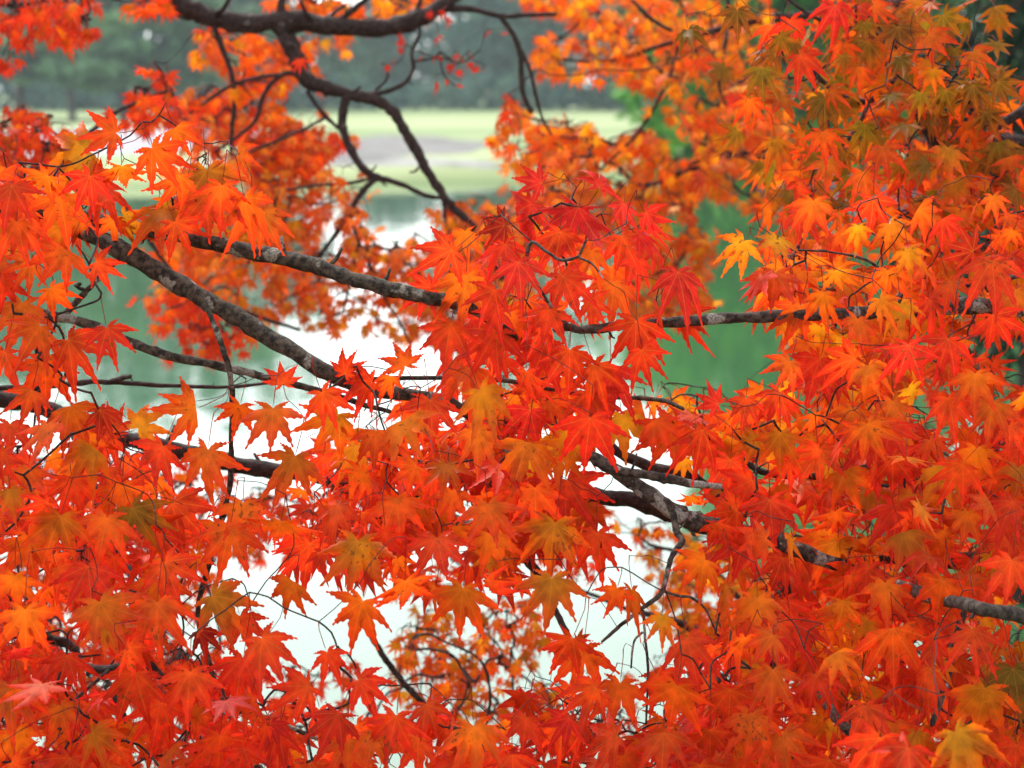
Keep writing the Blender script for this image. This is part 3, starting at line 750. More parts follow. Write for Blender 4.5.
heroes(A, [
    (175, 128, 60, 36, 'O'), (116, 133, 183, 50, 'O'), (90, 152, 176, 55, 'G'), (122, 166, 100, 42, 'O'), (152, 148, 55, 40, 'O'),
    (207, 170, 80, 46, 'G'), (238, 152, 25, 42, 'O'), (48, 176, 150, 42, 'O'), (90, 176, 120, 36, 'R'), (222, 186, 100, 40, 'O'),
    (180, 176, 120, 38, 'O'), (12, 186, 95, 40, 'R'),
    (17, 222, 80, 47, 'O'), (60, 196, 80, 48, 'O'), (66, 250, 120, 46, 'O'), (108, 190, 115, 40, 'R'), (162, 210, 88, 46, 'G'),
    (175, 222, 62, 36, 'R'), (207, 194, 90, 44, 'O'), (244, 198, 84, 50, 'O'), (22, 303, 100, 44, 'O'), (50, 288, 40, 34, 'O'),
    (40, 326, 110, 42, 'O'), (3, 280, 60, 28, 'R'), (107, 328, 72, 36, 'R'), (68, 340, 48, 46, 'R'), (45, 360, 92, 44, 'O'),
    (5, 352, 100, 38, 'R'), (262, 212, 60, 40, 'G'), (96, 262, 30, 30, 'R'), (30, 262, 130, 32, 'O'),
    (208, 450, 95, 50, 'O'), (240, 405, 110, 42, 'O'), (196, 408, 172, 40, 'O'), (138, 428, 318, 38, 'Y'), (115, 432, 245, 32, 'R'),
    (100, 410, 60, 30, 'D'), (70, 406, 70, 46, 'O'), (94, 448, 128, 42, 'G'), (47, 424, 110, 44, 'O'), (10, 424, 80, 44, 'R'),
    (32, 390, 110, 38, 'O'), (122, 486, 95, 56, 'O'), (132, 508, 60, 44, 'H'), (72, 478, 80, 44, 'R'), (163, 446, 112, 42, 'R'),
    (172, 503, 40, 52, 'R'), (60, 516, 110, 44, 'G'), (28, 468, 90, 42, 'O'), (28, 536, 90, 50, 'O'), (10, 490, 80, 40, 'G'),
    (107, 518, 100, 40, 'O'), (48, 503, 145, 32, 'R'), (230, 528, 100, 46, 'O'), (165, 562, 60, 46, 'R'), (88, 566, 80, 46, 'R'),
    (243, 503, 90, 42, 'O'), (160, 534, 80, 38, 'R'), (196, 554, 100, 38, 'O'), (2, 452, 60, 40, 'R'),
    (273, 408, 92, 40, 'O'), (295, 456, 108, 46, 'G'), (338, 414, 128, 52, 'G'), (356, 446, 98, 50, 'G'), (322, 392, 60, 40, 'R'),
    (404, 420, 68, 44, 'Y'), (430, 400, 82, 46, 'R'), (376, 430, 92, 38, 'O'), (480, 390, 62, 40, 'Y'), (478, 430, 92, 38, 'O'),
    (446, 464, 100, 33, 'G'), (416, 466, 150, 38, 'O'), (500, 464, 100, 42, 'R'), (452, 491, 90, 34, 'O'), (396, 499, 80, 44, 'O'),
    (338, 506, 102, 46, 'O'), (358, 541, 96, 50, 'G'), (281, 521, 112, 46, 'O'), (437, 538, 80, 50, 'R'), (488, 504, 82, 42, 'O'),
    (490, 534, 70, 44, 'O'), (310, 543, 100, 46, 'R'), (386, 533, 82, 38, 'R'), (405, 366, 245, 40, 'O'), (391, 376, 120, 40, 'O'),
    (345, 374, 290, 30, 'R'), (283, 384, 262, 26, 'R'), (372, 382, 160, 36, 'R'),
])
heroes(A, [
    (160, 580, 95, 47, 'O'), (100, 602, 62, 52, 'O'), (25, 610, 90, 47, 'O'), (15, 576, 92, 40, 'O'), (105, 624, 58, 34, 'G'),
    (157, 603, 92, 50, 'O'), (198, 631, 35, 27, 'D'), (212, 596, 40, 47, 'G'), (67, 656, 100, 42, 'R'), (127, 648, 40, 33, 'R'),
    (135, 673, 112, 44, 'R'), (190, 672, 90, 46, 'R'), (42, 684, 120, 42, 'R'), (10, 686, 85, 50, 'G'), (60, 706, 72, 44, 'O'),
    (92, 733, 35, 36, 'G'), (160, 703, 100, 50, 'R'), (170, 750, 60, 46, 'O'), (120, 748, 130, 44, 'R'), (220, 736, 100, 48, 'R'),
    (240, 616, 70, 40, 'R'), (243, 658, 100, 47, 'R'), (15, 732, 90, 44, 'O'), (12, 762, 60, 44, 'R'), (250, 698, 110, 46, 'R'),
    (293, 581, 110, 50, 'O'), (363, 601, 110, 50, 'O'), (327, 652, 65, 30, 'R'), (262, 638, 60, 42, 'R'), (308, 686, 150, 38, 'R'),
    (358, 680, 30, 36, 'R'), (405, 581, 95, 50, 'O'), (463, 588, 100, 48, 'G'), (436, 588, 92, 42, 'O'), (348, 740, 90, 38, 'O'),
    (375, 732, 70, 40, 'O'), (474, 726, 82, 46, 'O'), (278, 731, 110, 44, 'R'), (396, 716, 100, 42, 'R'), (426, 704, 60, 42, 'R'),
    (338, 714, 120, 42, 'R'), (418, 738, 120, 42, 'R'), (70, 758, 100, 46, 'R'), (455, 762, 90, 46, 'R'), (310, 762, 80, 46, 'R'),
], dbase=2.16)

# gaps in the near foliage: (x, y, rx, ry)
GAPS = [(250, 300, 110, 42), (200, 340, 90, 26), (95, 355, 60, 22), (150, 395, 60, 16), (350, 345, 62, 24), (310, 300, 90, 34), (240, 430, 14, 18), (205, 408, 22, 14),
        (725, 255, 42, 70), (735, 365, 60, 34), (690, 230, 28, 40), (655, 375, 26, 20), (265, 440, 30, 16), (245, 580, 26, 26), (275, 620, 36, 34), (318, 630, 26, 34),
        (385, 632, 30, 30), (480, 650, 90, 50), (540, 640, 36, 50), (625, 665, 30, 26), (655, 590, 26, 22), (660, 545, 50, 26), (600, 600, 22, 28), (205, 620, 26, 30),
        (640, 710, 26, 18), (600, 712, 22, 16), (600, 475, 36, 14), (700, 600, 26, 22), (640, 500, 60, 16), (632, 450, 14, 14), (60, 630, 14, 12), (365, 410, 10, 12), (435, 560, 8, 8), (335, 408, 14, 8)]
GAPS = [(g[0], g[1], g[2] * .8, g[3] * .8) for g in GAPS]
fill(A, [(0, 400), (60, 400), (120, 440), (200, 480), (300, 480), (340, 400), (500, 370), (520, 560), (450, 590), (400, 570), (300, 560), (230, 560), (180, 600), (180, 640), (-20, 640)],
     260, (24, 38), (2.4, 2.8), 'RROOR', GAPS, .6)
fill(A, [(-20, 600), (180, 640), (240, 690), (340, 700), (420, 700), (520, 730), (520, 800), (-20, 800)], 220, (26, 42), (2.2, 2.7), 'RRRPOR', GAPS, .65)
fill(A, [(0, 190), (60, 140), (200, 140), (275, 180), (262, 225), (60, 235), (0, 330)], 48, (26, 38), (2.4, 2.6), 'OORG', GAPS, .6)
fill(A, [(340, 395), (500, 360), (520, 560), (440, 590), (360, 560)], 110, (24, 38), (2.5, 2.8), 'ROOY', GAPS, .8)

# ---- near maple on the right
B = Maple('near maple with a level brown limb reaching in from the right edge', 1400, 2.75, .09, M_BARK_B, 'near maples')
b1 = B.limb([(1090, 296, 2.65, 11), (1024, 307, 2.5, 9.5), (965, 306, 2.45, 9), (900, 311, 2.45, 7.5), (850, 313, 2.4, 6.5), (790, 315, 2.4, 6), (740, 318, 2.4, 6.2), (700, 320, 2.38, 6), (640, 325, 2.38, 5.5), (590, 329, 2.38, 5), (555, 328, 2.4, 4)],
            'level brown limb crossing the green water from the right', True)
B.side(b1, [(1000, 306, 2.6, 3), (945, 293, 2.5, 2.5), (980, 283, 2.48, 2.6), (1024, 275, 2.5, 2.8)])
B.side(b1, [(570, 328, 2.38, 3), (548, 302, 2.34, 2.4), (528, 268, 2.3, 2.2), (531, 243, 2.28, 2), (546, 251, 2.27, 1.8), (561, 260, 2.26, 1.8), (578, 256, 2.25, 1.6), (586, 240, 2.25, 1.4)])
B.side(b1, [(578, 257, 2.26, 1.4), (592, 264, 2.25, 1.2), (603, 278, 2.24, 1.0)])
B.side(b1, [(860, 312, 2.5, 1.8), (900, 292, 2.46, 1.6), (870, 262, 2.44, 1.6), (830, 252, 2.43, 1.3), (792, 250, 2.42, 1.0)])
b2 = B.limb([(1100, 634, 2.3, 9.5), (1024, 617, 2.12, 8), (968, 605, 2.12, 7.5), (900, 588, 2.45, 8), (830, 562, 2.42, 8.5), (765, 538, 2.4, 9), (705, 526, 2.38, 9.5), (672, 510, 2.36, 9), (640, 488, 2.35, 8.5), (605, 465, 2.35, 7), (576, 446, 2.36, 5)],
            'grey brown limb ending in a blunt tip right of centre', True)
B.side(b2, [(614, 470, 2.34, 5), (640, 474, 2.33, 5.2), (665, 478, 2.33, 5), (695, 484, 2.34, 4.2), (722, 487, 2.36, 2.8)])
B.side(b2, [(673, 513, 2.33, 4), (677, 532, 2.32, 3.8), (682, 541, 2.31, 4), (672, 556, 2.30, 3), (666, 578, 2.30, 2.8), (660, 594, 2.30, 2.6), (640, 610, 2.3, 2.4), (620, 626, 2.3, 2.2), (602, 642, 2.3, 1.8)])
B.side(b2, [(663, 591, 2.3, 1.8), (678, 596, 2.3, 1.6), (692, 598, 2.3, 1.6), (706, 610, 2.3, 1.3), (716, 632, 2.3, 1.0)])
B.side(b2, [(643, 610, 2.3, 1.6), (645, 638, 2.3, 1.6), (648, 668, 2.3, 1.5), (647, 700, 2.3, 1.4), (646, 724, 2.3, 1.2)])
B.side(b2, [(643, 632, 2.3, 1.4), (634, 642, 2.3, 1.3), (631, 668, 2.3, 1.1)])
b2b = B.limb([(1100, 560, 2.8, 10), (960, 560, 2.8, 10), (830, 548, 2.78, 10), (730, 530, 2.7, 10), (680, 518, 2.66, 10), (630, 500, 2.64, 9), (590, 496, 2.64, 8), (560, 492, 2.64, 6)],
             'dark shaded limb just behind the grey brown one', True, M_BARK_DARK)
B.side(b2b, [(740, 530, 2.7, 4), (715, 495, 2.66, 5), (690, 476, 2.6, 6), (650, 466, 2.6, 6.5), (615, 450, 2.6, 5.5), (590, 425, 2.6, 4)])
b3 = B.limb([(1080, 510, 2.75, 6), (1024, 499, 2.7, 6), (988, 490, 2.65, 6), (930, 470, 2.6, 5.5), (890, 464, 2.58, 5), (840, 474, 2.58, 4.5), (800, 476, 2.6, 4), (760, 470, 2.6, 3.5), (715, 440, 2.6, 2.5)],
            'dark knobbly limb in the middle of the right hand leaves', True, M_BARK_DARK)
B.side(b3, [(905, 466, 2.56, 4), (893, 484, 2.52, 4.5), (880, 487, 2.5, 3.5), (870, 478, 2.5, 2)])
B.side(b2, [(775, 540, 2.4, 5), (788, 590, 2.6, 4), (806, 650, 2.55, 4.4), (821, 692, 2.4, 4.8), (833, 713, 2.32, 5), (845, 727, 2.28, 5), (860, 744, 2.26, 4.6), (876, 775, 2.24, 4)])
B.side(b2, [(966, 606, 2.48, 4), (952, 650, 2.45, 4.5), (944, 690, 2.42, 4.5), (932, 725, 2.4, 3)])
b5 = B.limb([(1100, 60, 3.0, 7), (1024, 110, 2.95, 6), (960, 150, 2.95, 5), (925, 130, 2.95, 4.5), (905, 78, 2.95, 4), (870, 100, 2.95, 3.5), (840, 95, 2.95, 3), (800, 60, 2.95, 2.5)],
            'slim dark limb inside the olive tinged upper right leaves', True, M_BARK_DARK)
B.side(b5, [(870, 100, 2.95, 2.5), (855, 130, 2.9, 2.2), (820, 170, 2.85, 2)])
B.side(b5, [(905, 78, 2.95, 2.5), (890, 40, 2.9, 2.2), (820, 20, 2.9, 2), (776, -10, 2.9, 1.5)])
B.side(b5, [(950, 142, 2.9, 2.5), (975, 100, 2.9, 2), (965, 50, 2.9, 1.5)])

heroes(B, [  # red cluster in the middle
    (541, 183, 190, 26, 'P'), (533, 204, 122, 42, 'P'), (578, 207, 112, 50, 'P'), (599, 187, 285, 30, 'P'), (624, 204, 100, 38, 'P'),
    (646, 213, 48, 34, 'P', 'n'), (622, 236, 60, 36, 'R'), (678, 272, 78, 41, 'P', '', 2.3), (688, 312, 75, 40, 'R', 'n'), (660, 312, 98, 34, 'R', 'n'),
    (636, 321, 92, 46, 'R'), (563, 276, 70, 44, 'R'), (614, 282, 100, 40, 'O'), (518, 262, 80, 42, 'P'), (528, 300, 92, 38, 'R'),
    (509, 314, 110, 40, 'O'), (494, 290, 120, 38, 'R'), (505, 225, 172, 30, 'D'), (570, 350, 92, 52, 'R'), (545, 344, 110, 44, 'R'),
    (610, 366, 92, 50, 'P'), (594, 365, 70, 40, 'O'), (452, 250, 152, 42, 'R'), (466, 276, 95, 46, 'O'), (451, 324, 100, 46, 'R'),
    (496, 331, 118, 46, 'R'), (468, 368, 92, 46, 'O'), (505, 244, 90, 40, 'R'), (640, 236, 30, 30, 'P', 'n'), (560, 232, 95, 40, 'R'),
    (590, 300, 60, 40, 'R'), (550, 310, 100, 42, 'R'), (527, 372, 80, 40, 'R'), (430, 288, 150, 34, 'R'), (642, 350, 80, 38, 'R'),
    # middle
    (590, 418, 95, 50, 'R'), (622, 415, 80, 47, 'Y'), (548, 400, 40, 42, 'O'), (530, 410, 110, 46, 'P'), (588, 392, 60, 40, 'R'),
    (527, 442, 100, 44, 'Y'), (674, 430, 160, 42, 'O'), (702, 430, 95, 42, 'R'), (718, 404, 205, 34, 'P'), (746, 398, 100, 38, 'R'),
    (684, 459, 92, 24, 'Y'), (535, 488, 90, 42, 'O'), (567, 480, 60, 47, 'R'), (558, 450, 50, 40, 'Y'), (555, 523, 100, 50, 'G'),
    (597, 533, 90, 42, 'R'), (752, 480, 120, 44, 'R'), (757, 440, 155, 40, 'G'), (737, 510, 170, 42, 'R'), (745, 538, 150, 46, 'R'),
    (655, 420, 60, 36, 'O'), (730, 460, 100, 40, 'R'),
    # right, upper middle: smaller, yellower
    (744, 241, 125, 36, 'Y'), (762, 276, 120, 36, 'R'), (858, 226, 90, 28, 'Y'), (890, 224, 60, 28, 'Y'), (908, 249, 80, 30, 'Y'), (778, 238, 110, 30, 'Y'),
    (922, 264, 80, 34, 'O'), (888, 271, 85, 30, 'O'), (835, 271, 60, 30, 'Y'), (775, 273, 100, 36, 'O'), (823, 294, 85, 32, 'O'),
    (800, 306, 112, 34, 'O'), (900, 304, 90, 30, 'Y'), (858, 319, 90, 36, 'O'), (880, 299, 60, 27, 'Y'), (992, 261, 92, 42, 'R'),
    (973, 251, 200, 32, 'D'), (993, 315, 60, 37, 'R'), (908, 345, 95, 44, 'P'), (948, 339, 110, 42, 'R'), (993, 196, 80, 30, 'O'),
    (943, 219, 60, 32, 'R'), (1013, 231, 120, 28, 'O'), (815, 341, 100, 40, 'O'), (820, 359, 112, 42, 'R'), (855, 359, 170, 42, 'R'),
    (975, 374, 90, 42, 'O'), (843, 336, 80, 30, 'Y'), (790, 361, 120, 34, 'O'), (868, 366, 70, 32, 'Y'), (800, 211, 60, 36, 'R'),
    (873, 199, 92, 36, 'R'), (813, 201, 100, 34, 'O'), (918, 209, 30, 32, 'O'), (950, 282, 70, 36, 'O'), (1016, 290, 100, 38, 'O'),
    (930, 300, 80, 34, 'R'), (780, 392, 110, 34, 'R'),
    # right, middle
    (893, 402, 90, 42, 'O'), (853, 409, 92, 44, 'O'), (948, 398, 72, 47, 'R'), (993, 402, 100, 42, 'O'), (890, 426, 60, 40, 'R'),
    (875, 433, 100, 50, 'R'), (815, 440, 150, 30, 'Y'), (818, 450, 85, 35, 'O'), (780, 433, 90, 38, 'G'), (940, 465, 80, 36, 'Y'),
    (983, 474, 130, 38, 'R'), (845, 470, 70, 38, 'G'), (790, 463, 122, 38, 'R'), (835, 512, 90, 40, 'O'), (898, 504, 100, 47, 'R'),
    (903, 532, 70, 40, 'G'), (968, 512, 100, 42, 'O'), (1008, 532, 90, 47, 'R'), (1013, 502, 120, 40, 'R'), (918, 500, 60, 42, 'Y'),
    (793, 542, 80, 42, 'O'), (838, 542, 90, 42, 'G'), (868, 538, 80, 38, 'O'), (943, 532, 90, 38, 'O'), (868, 568, 100, 47, 'R'),
    (783, 558, 120, 44, 'R'), (1018, 468, 100, 38, 'G'), (770, 500, 90, 42, 'R'), (1010, 425, 60, 40, 'R'), (930, 440, 60, 36, 'O'),
], dbase=2.34)
heroes(B, [
    (552, 578, 95, 47, 'G'), (572, 638, 122, 44, 'R'), (583, 648, 100, 42, 'O'), (632, 590, 80, 38, 'O'), (617, 588, 112, 38, 'O'),
    (662, 616, 95, 38, 'G'), (687, 638, 80, 44, 'R'), (620, 683, 100, 44, 'O'), (596, 688, 150, 40, 'R'), (677, 686, 100, 47, 'O'),
    (657, 674, 60, 40, 'R'), (562, 726, 95, 47, 'O'), (527, 718, 100, 42, 'R'), (664, 733, 95, 47, 'O'), (727, 586, 100, 47, 'G'),
    (757, 598, 95, 42, 'Y'), (745, 638, 112, 44, 'O'), (730, 690, 90, 47, 'R'), (752, 714, 95, 47, 'O'), (617, 736, 150, 44, 'R'),
    (710, 730, 90, 44, 'R'), (512, 755, 90, 46, 'R'), (600, 762, 90, 46, 'R'), (705, 560, 140, 44, 'O'),
    (790, 622, 90, 47, 'R'), (843, 601, 90, 47, 'G'), (893, 628, 85, 57, 'O'), (835, 653, 60, 38, 'Y'), (973, 631, 95, 52, 'R'),
    (865, 706, 80, 42, 'R'), (885, 583, 90, 42, 'O'), (943, 581, 100, 47, 'O'), (1013, 669, 90, 47, 'H'), (985, 688, 100, 46, 'G'),
    (983, 728, 70, 46, 'R'), (775, 618, 90, 40, 'O'), (773, 670, 90, 42, 'O'), (783, 733, 92, 47, 'O'),
    (815, 674, 60, 42, 'R'), (1012, 560, 100, 44, 'R'), (1016, 745, 90, 46, 'R'), (830, 760, 110, 44, 'R'), (930, 668, 100, 44, 'R'), (700, 765, 80, 46, 'R'),
], dbase=2.2)
heroes(B, [(908, 748, 120, 60, 'R'), (955, 732, 60, 52, 'G'), (880, 738, 100, 54, 'R')], dbase=1.92)
heroes(B, [  # upper right, olive tinged
    (790, 20, 80, 32, 'R'), (835, 5, 90, 32, 'P'), (858, 5, 60, 34, 'R'), (918, 0, 100, 27, 'Y'), (943, 15, 50, 38, 'H'), (898, 27, 80, 34, 'H'),
    (928, 35, 50, 30, 'O'), (868, 42, 120, 34, 'H'), (900, 57, 80, 30, 'H'), (843, 42, 100, 30, 'H'), (973, 52, 60, 34, 'G'), (998, 82, 30, 30, 'H'),
    (945, 90, 100, 30, 'H'), (973, 85, 80, 27, 'H'), (933, 70, 80, 27, 'G'), (835, 80, 40, 28, 'H'), (825, 97, 100, 34, 'H'), (783, 95, 120, 32, 'G'),
    (913, 97, 100, 30, 'G'), (890, 95, 70, 28, 'H'), (865, 125, 90, 28, 'H'), (985, 112, 70, 27, 'H'), (948, 148, 90, 32, 'G'), (998, 142, 80, 27, 'H'),
    (968, 122, 60, 28, 'O'), (823, 132, 90, 28, 'O'), (828, 160, 90, 30, 'G'), (883, 147, 80, 30, 'O'), (908, 170, 90, 32, 'R'), (863, 172, 80, 32, 'O'),
    (985, 180, 90, 30, 'R'), (955, 180, 90, 30, 'G'), (800, 55, 60, 30, 'R'), (858, 67, 80, 28, 'O'), (688, 30, 80, 28, 'H'), (737, 10, 90, 28, 'H'),
    (762, 68, 90, 30, 'H'), (775, 140, 80, 28, 'G'), (800, 182, 90, 30, 'R'), (770, 25, 90, 26, 'R'), (750, 100, 90, 26, 'O'),
], dbase=2.75, dvar=.12)
fill(B, [(770, 20), (830, -10), (960, -10), (985, 40), (1000, 100), (1030, 150), (1030, 200), (780, 200), (765, 100)], 290, (22, 31), (2.8, 3.3), 'OHGHHGOH', GAPS, .4, ang=(90, 45))
fill(B, [(770, 200), (1030, 190), (1030, 400), (780, 390), (800, 340), (745, 260)], 240, (22, 34), (2.5, 3.0), 'ROOYYO', GAPS, .4)
fill(B, [(740, 400), (1030, 390), (1030, 800), (760, 800), (720, 560)], 480, (27, 42), (2.3, 2.9), 'RROORGRY', GAPS, .5)
fill(B, [(500, 370), (700, 400), (740, 440), (600, 440), (520, 560), (500, 480)], 95, (28, 40), (2.5, 2.8), 'ROYO', GAPS, .9)
fill(B, [(450, 250), (520, 200), (600, 200), (640, 240), (630, 370), (480, 380), (440, 320)], 46, (28, 38), (2.45, 2.7), 'RRO', GAPS, .6)
fill(B, [(510, 560), (600, 640), (700, 640), (760, 560), (780, 800), (500, 800)], 175, (25, 40), (2.3, 2.7), 'RRPOO', GAPS, .65)
fill(B, [(735, 230), (800, 210), (800, 320), (775, 320)], 16, (26, 32), (2.45, 2.6), 'OY', GAPS, .2)

# ---- middle-distance maple with the dark bough across the top
Cc = Maple('maple with a thick dark bough curving across the top left', -160, 4.4, .13, M_BARK_DARK, 'maples behind the near ones', trunk_h=4.6)
D_ = 4.2
def c(pts, d=D_): return [(x, y, d, r) for x, y, r in pts]
c0 = Cc.limb(c([(60, -90, 15), (140, -32, 13), (178, 2, 12), (210, 17, 11.5), (250, 23, 11), (290, 20, 10.5), (340, 26, 10), (380, 28, 10), (420, 18, 9.5), (450, 0, 8), (480, -30, 6)]),
             'thick dark bough curving along the top', True)
Cc.side(c0, c([(435, 10, 4), (470, 9, 3.2), (500, 16, 3.2), (525, 15, 2.6), (556, 14, 2.2)]))
Cc.side(c0, c([(500, 16, 3), (514, 36, 3), (521, 58, 3.2), (522, 88, 3.2), (531, 112, 3)]))
Cc.side(c0, c([(521, 50, 2.5), (530, 70, 2), (536, 96, 2), (542, 118, 1.6), (552, 135, 1.2)]))
Cc.side(c0, c([(340, 20, 3.5), (358, 6, 3.2), (380, -12, 2.5)]))
Cc.side(c0, c([(280, 16, 4.5), (284, -12, 4)]))
Cc.side(c0, c([(300, 30, 3.2), (285, 32, 3), (320, 22, 2.5), (345, 5, 2)]))
Cc.side(c0, c([(212, 22, 3.4), (220, 42, 3.2), (231, 72, 3), (235, 100, 2.8), (232, 126, 2.6), (231, 150, 2.2)]))
c1 = Cc.limb(c([(278, 24, 10), (287, 38, 9.5), (297, 58, 9), (307, 80, 8.5), (325, 87, 8), (350, 94, 7), (375, 100, 6.5), (392, 111, 6), (408, 136, 5.6), (425, 167, 5.2), (440, 191, 5), (452, 207, 5), (470, 224, 4.6), (485, 241, 4.6), (497, 265, 4), (506, 290, 3)]),
             'forked dark branch dropping from the bough towards the red leaves')
Cc.side(c1, c([(346, 96, 5.5), (342, 124, 5), (350, 148, 4.6), (362, 167, 4.4), (376, 177, 4), (400, 184, 3.2), (425, 195, 2.6), (446, 199, 2)]))
Cc.side(c1, c([(376, 178, 3.4), (362, 192, 3.4), (348, 213, 3.2), (335, 235, 2.8), (320, 256, 2.2)]))
Cc.side(c1, c([(304, 82, 3), (290, 73, 2.8), (276, 79, 2.8), (263, 96, 2.6), (256, 120, 2.4), (235, 139, 2), (216, 151, 1.6)]))
Cc.side(c1, c([(284, 74, 2.2), (256, 78, 2.2), (233, 85, 2), (208, 100, 1.9), (190, 113, 1.6)]))
Cc.side(c1, c([(307, 90, 2.6), (320, 110, 2.4), (338, 128, 2.4)]))
Cc.side(c1, c([(325, 118, 2), (300, 131, 1.8), (272, 143, 1.8), (250, 152, 1.4)]))
Cc.side(c1, c([(355, 95, 3.2), (385, 92, 2.8), (404, 83, 2.5), (413, 70, 2.2), (412, 52, 2), (419, 36, 2), (420, 22, 1.6)]))
Cc.side(c1, c([(376, 90, 1.6), (386, 80, 1.5), (388, 70, 1.0)]))
Cc.side(c1, c([(412, 62, 1.4), (440, 58, 1.2), (462, 62, 1.0), (480, 50, .9)]))
Cc.side(c1, c([(440, 58, 1), (444, 75, .9), (455, 86, .8)]))
Cc.side(c1, c([(372, 178, 2), (350, 183, 1.9), (310, 186, 1.7), (280, 192, 1.4)]))
Cc.side(c1, c([(350, 212, 2), (358, 240, 2), (372, 272, 1.9), (386, 300, 1.8), (400, 322, 1.6), (410, 344, 1.4)]))
Cc.side(c1, c([(358, 244, 1.8), (350, 282, 1.6), (343, 312, 1.3)]))
Cc.side(c1, c([(443, 198, 2.2), (446, 222, 1.9), (456, 244, 1.6)]))
c2 = Cc.limb(c([(-60, -40, 5), (-10, 0, 4), (40, 6, 3), (90, 20, 2)], 3.9), 'slim branch carrying the red leaves in the top left corner', True)
c3 = Cc.limb(c([(-70, 150, 5), (0, 140, 4), (60, 150, 3), (120, 110, 2.2), (170, 90, 1.6)], 3.9), 'slim branch carrying red leaves beside the left lawn', True)
Cc.side(c3, c([(60, 150, 3), (120, 200, 2.8), (180, 280, 2.6), (240, 310, 2.4), (300, 330, 2)], 4.1))
fill(Cc, [(-10, -10), (92, -10), (95, 30), (60, 40), (0, 38)], 120, (12, 16), (3.7, 4.0), 'RROR', (), 0, tilt=30, spread=.8)
fill(Cc, [(-10, 55), (12, 60), (14, 75), (-10, 80)], 8, (12, 15), (3.7, 4.0), 'R', (), 0, spread=.5)
fill(Cc, [(-10, 100), (30, 110), (70, 130), (80, 170), (-10, 180)], 150, (12, 17), (3.7, 4.0), 'RROO', (), 0)
fill(Cc, [(118, 92), (170, 88), (190, 105), (200, 130), (125, 125)], 75, (11, 15), (3.9, 4.2), 'RRO', (), 0, spread=.7)
fill(Cc, [(140, 62), (175, 68), (170, 85), (150, 78)], 8, (11, 14), (3.9, 4.2), 'RO', (), 0, spread=.5)
fill(Cc, [(128, -14), (168, -14), (172, 8), (140, 12)], 26, (13, 17), (3.9, 4.2), 'OOR', (), 0, spread=.6)
fill(Cc, [(205, 22), (320, 30), (330, 45), (300, 60), (345, 36), (340, 12), (300, 80), (250, 95), (200, 60)], 190, (11, 15), (4.4, 4.9), 'LOOY', (), 0)
fill(Cc, [(200, 85), (250, 90), (300, 100), (335, 110), (345, 140), (300, 170), (200, 150), (180, 110)], 360, (11, 15), (4.4, 4.9), 'LOLR', [(285, 70, 14, 12), (300, 118, 12, 8)], 0)
fill(Cc, [(260, -10), (430, -10), (425, 8), (390, 20), (300, 18)], 110, (11, 15), (4.4, 4.8), 'LOYY', (), 0)
fill(Cc, [(180, 150), (340, 165), (350, 200), (380, 225), (392, 255), (350, 325), (330, 325), (250, 310), (160, 300), (150, 260)], 680, (11, 15), (4.1, 4.9), 'LLOYO', [(330, 245, 14, 20)], 0)
fill(Cc, [(150, 285), (250, 310), (245, 345), (200, 350), (160, 320)], 110, (11, 15), (3.8, 4.2), 'RROR', (), 0)
fill(Cc, [(400, 240), (430, 208), (470, 198), (520, 200), (540, 260), (500, 340), (440, 345), (380, 325), (368, 290), (385, 250)], 500, (10.5, 14), (4.1, 4.8), 'LLYO', [(392, 222, 13, 14)], 0)
for (x, y) in [(440, 60), (470, 58), (463, 63), (478, 72), (450, 68), (458, 74), (437, 86), (447, 83), (460, 88), (421, 60), (434, 62), (400, 44), (402, 52), (438, 40), (386, 70), (394, 66), (487, 36), (449, 22), (443, 14), (432, 17), (505, 36), (470, 66), (482, 74), (456, 58), (400, 38)]:
    Cc.leaf(mk(x, y - 3, 4.15, random.gauss(90, 40), random.uniform(7, 9.5), 'P', 1, tilt=35, curl=2.0, pet=.9), hero=True)
for r in [(30, 12, 90), (75, 20, 80), (55, 28, 100), (90, 32, 40), (10, 20, 90), (145, 70, 160), (155, 72, 80), (170, 74, 60), (8, 70, 60), (200, 30, 110), (300, 60, 80)]:
    Cc.leaf(mk(r[0], r[1], 3.75, r[2], 15, 'R', 1, tilt=22), hero=True)
# two loose leaves
# ---- yellow orange maple behind, right of centre
Dm = Maple('yellow orange maple behind the upper right leaves', 1290, 5.0, .12, M_BARK_DARK, 'maples behind the near ones', trunk_h=4.6)
d1 = Dm.limb(c([(1180, -60, 9), (1000, -20, 7), (860, 10, 5), (760, 20, 4), (680, 40, 3), (610, 60, 2.2), (560, 60, 1.6)], 4.6), 'slender branch holding yellow orange leaves near the top', True)
Dm.side(d1, c([(728, -20, 2.4), (727, 30, 2.2), (722, 60, 2.2), (719, 85, 2), (726, 105, 1.6)], 4.2))
Dm.side(d1, c([(632, 0, 1.8), (650, 18, 2.2), (672, 31, 2)], 4.2))
Dm.side(d1, c([(680, 40, 2.2), (668, 80, 2), (640, 130, 1.8), (600, 170, 1.4)], 4.6))
d2 = Dm.limb(c([(1180, 160, 8), (1000, 140, 6), (850, 150, 4.5), (760, 150, 3.5), (690, 170, 3), (640, 185, 2.4), (615, 165, 1.8), (560, 150, 1.4)], 4.7), 'lower branch of yellow orange leaves behind the red cluster', True)
Dm.side(d2, c([(690, 170, 2.4), (690, 220, 2.2), (680, 260, 1.8), (640, 280, 1.4)], 4.7))
DG = [(600, 100, 42, 20), (560, 30, 10, 14), (680, 150, 16, 16), (518, 145, 14, 16), (545, 90, 10, 14), (655, 105, 10, 8), (745, 190, 22, 10), (720, 215, 24, 16), (620, 180, 14, 10)]
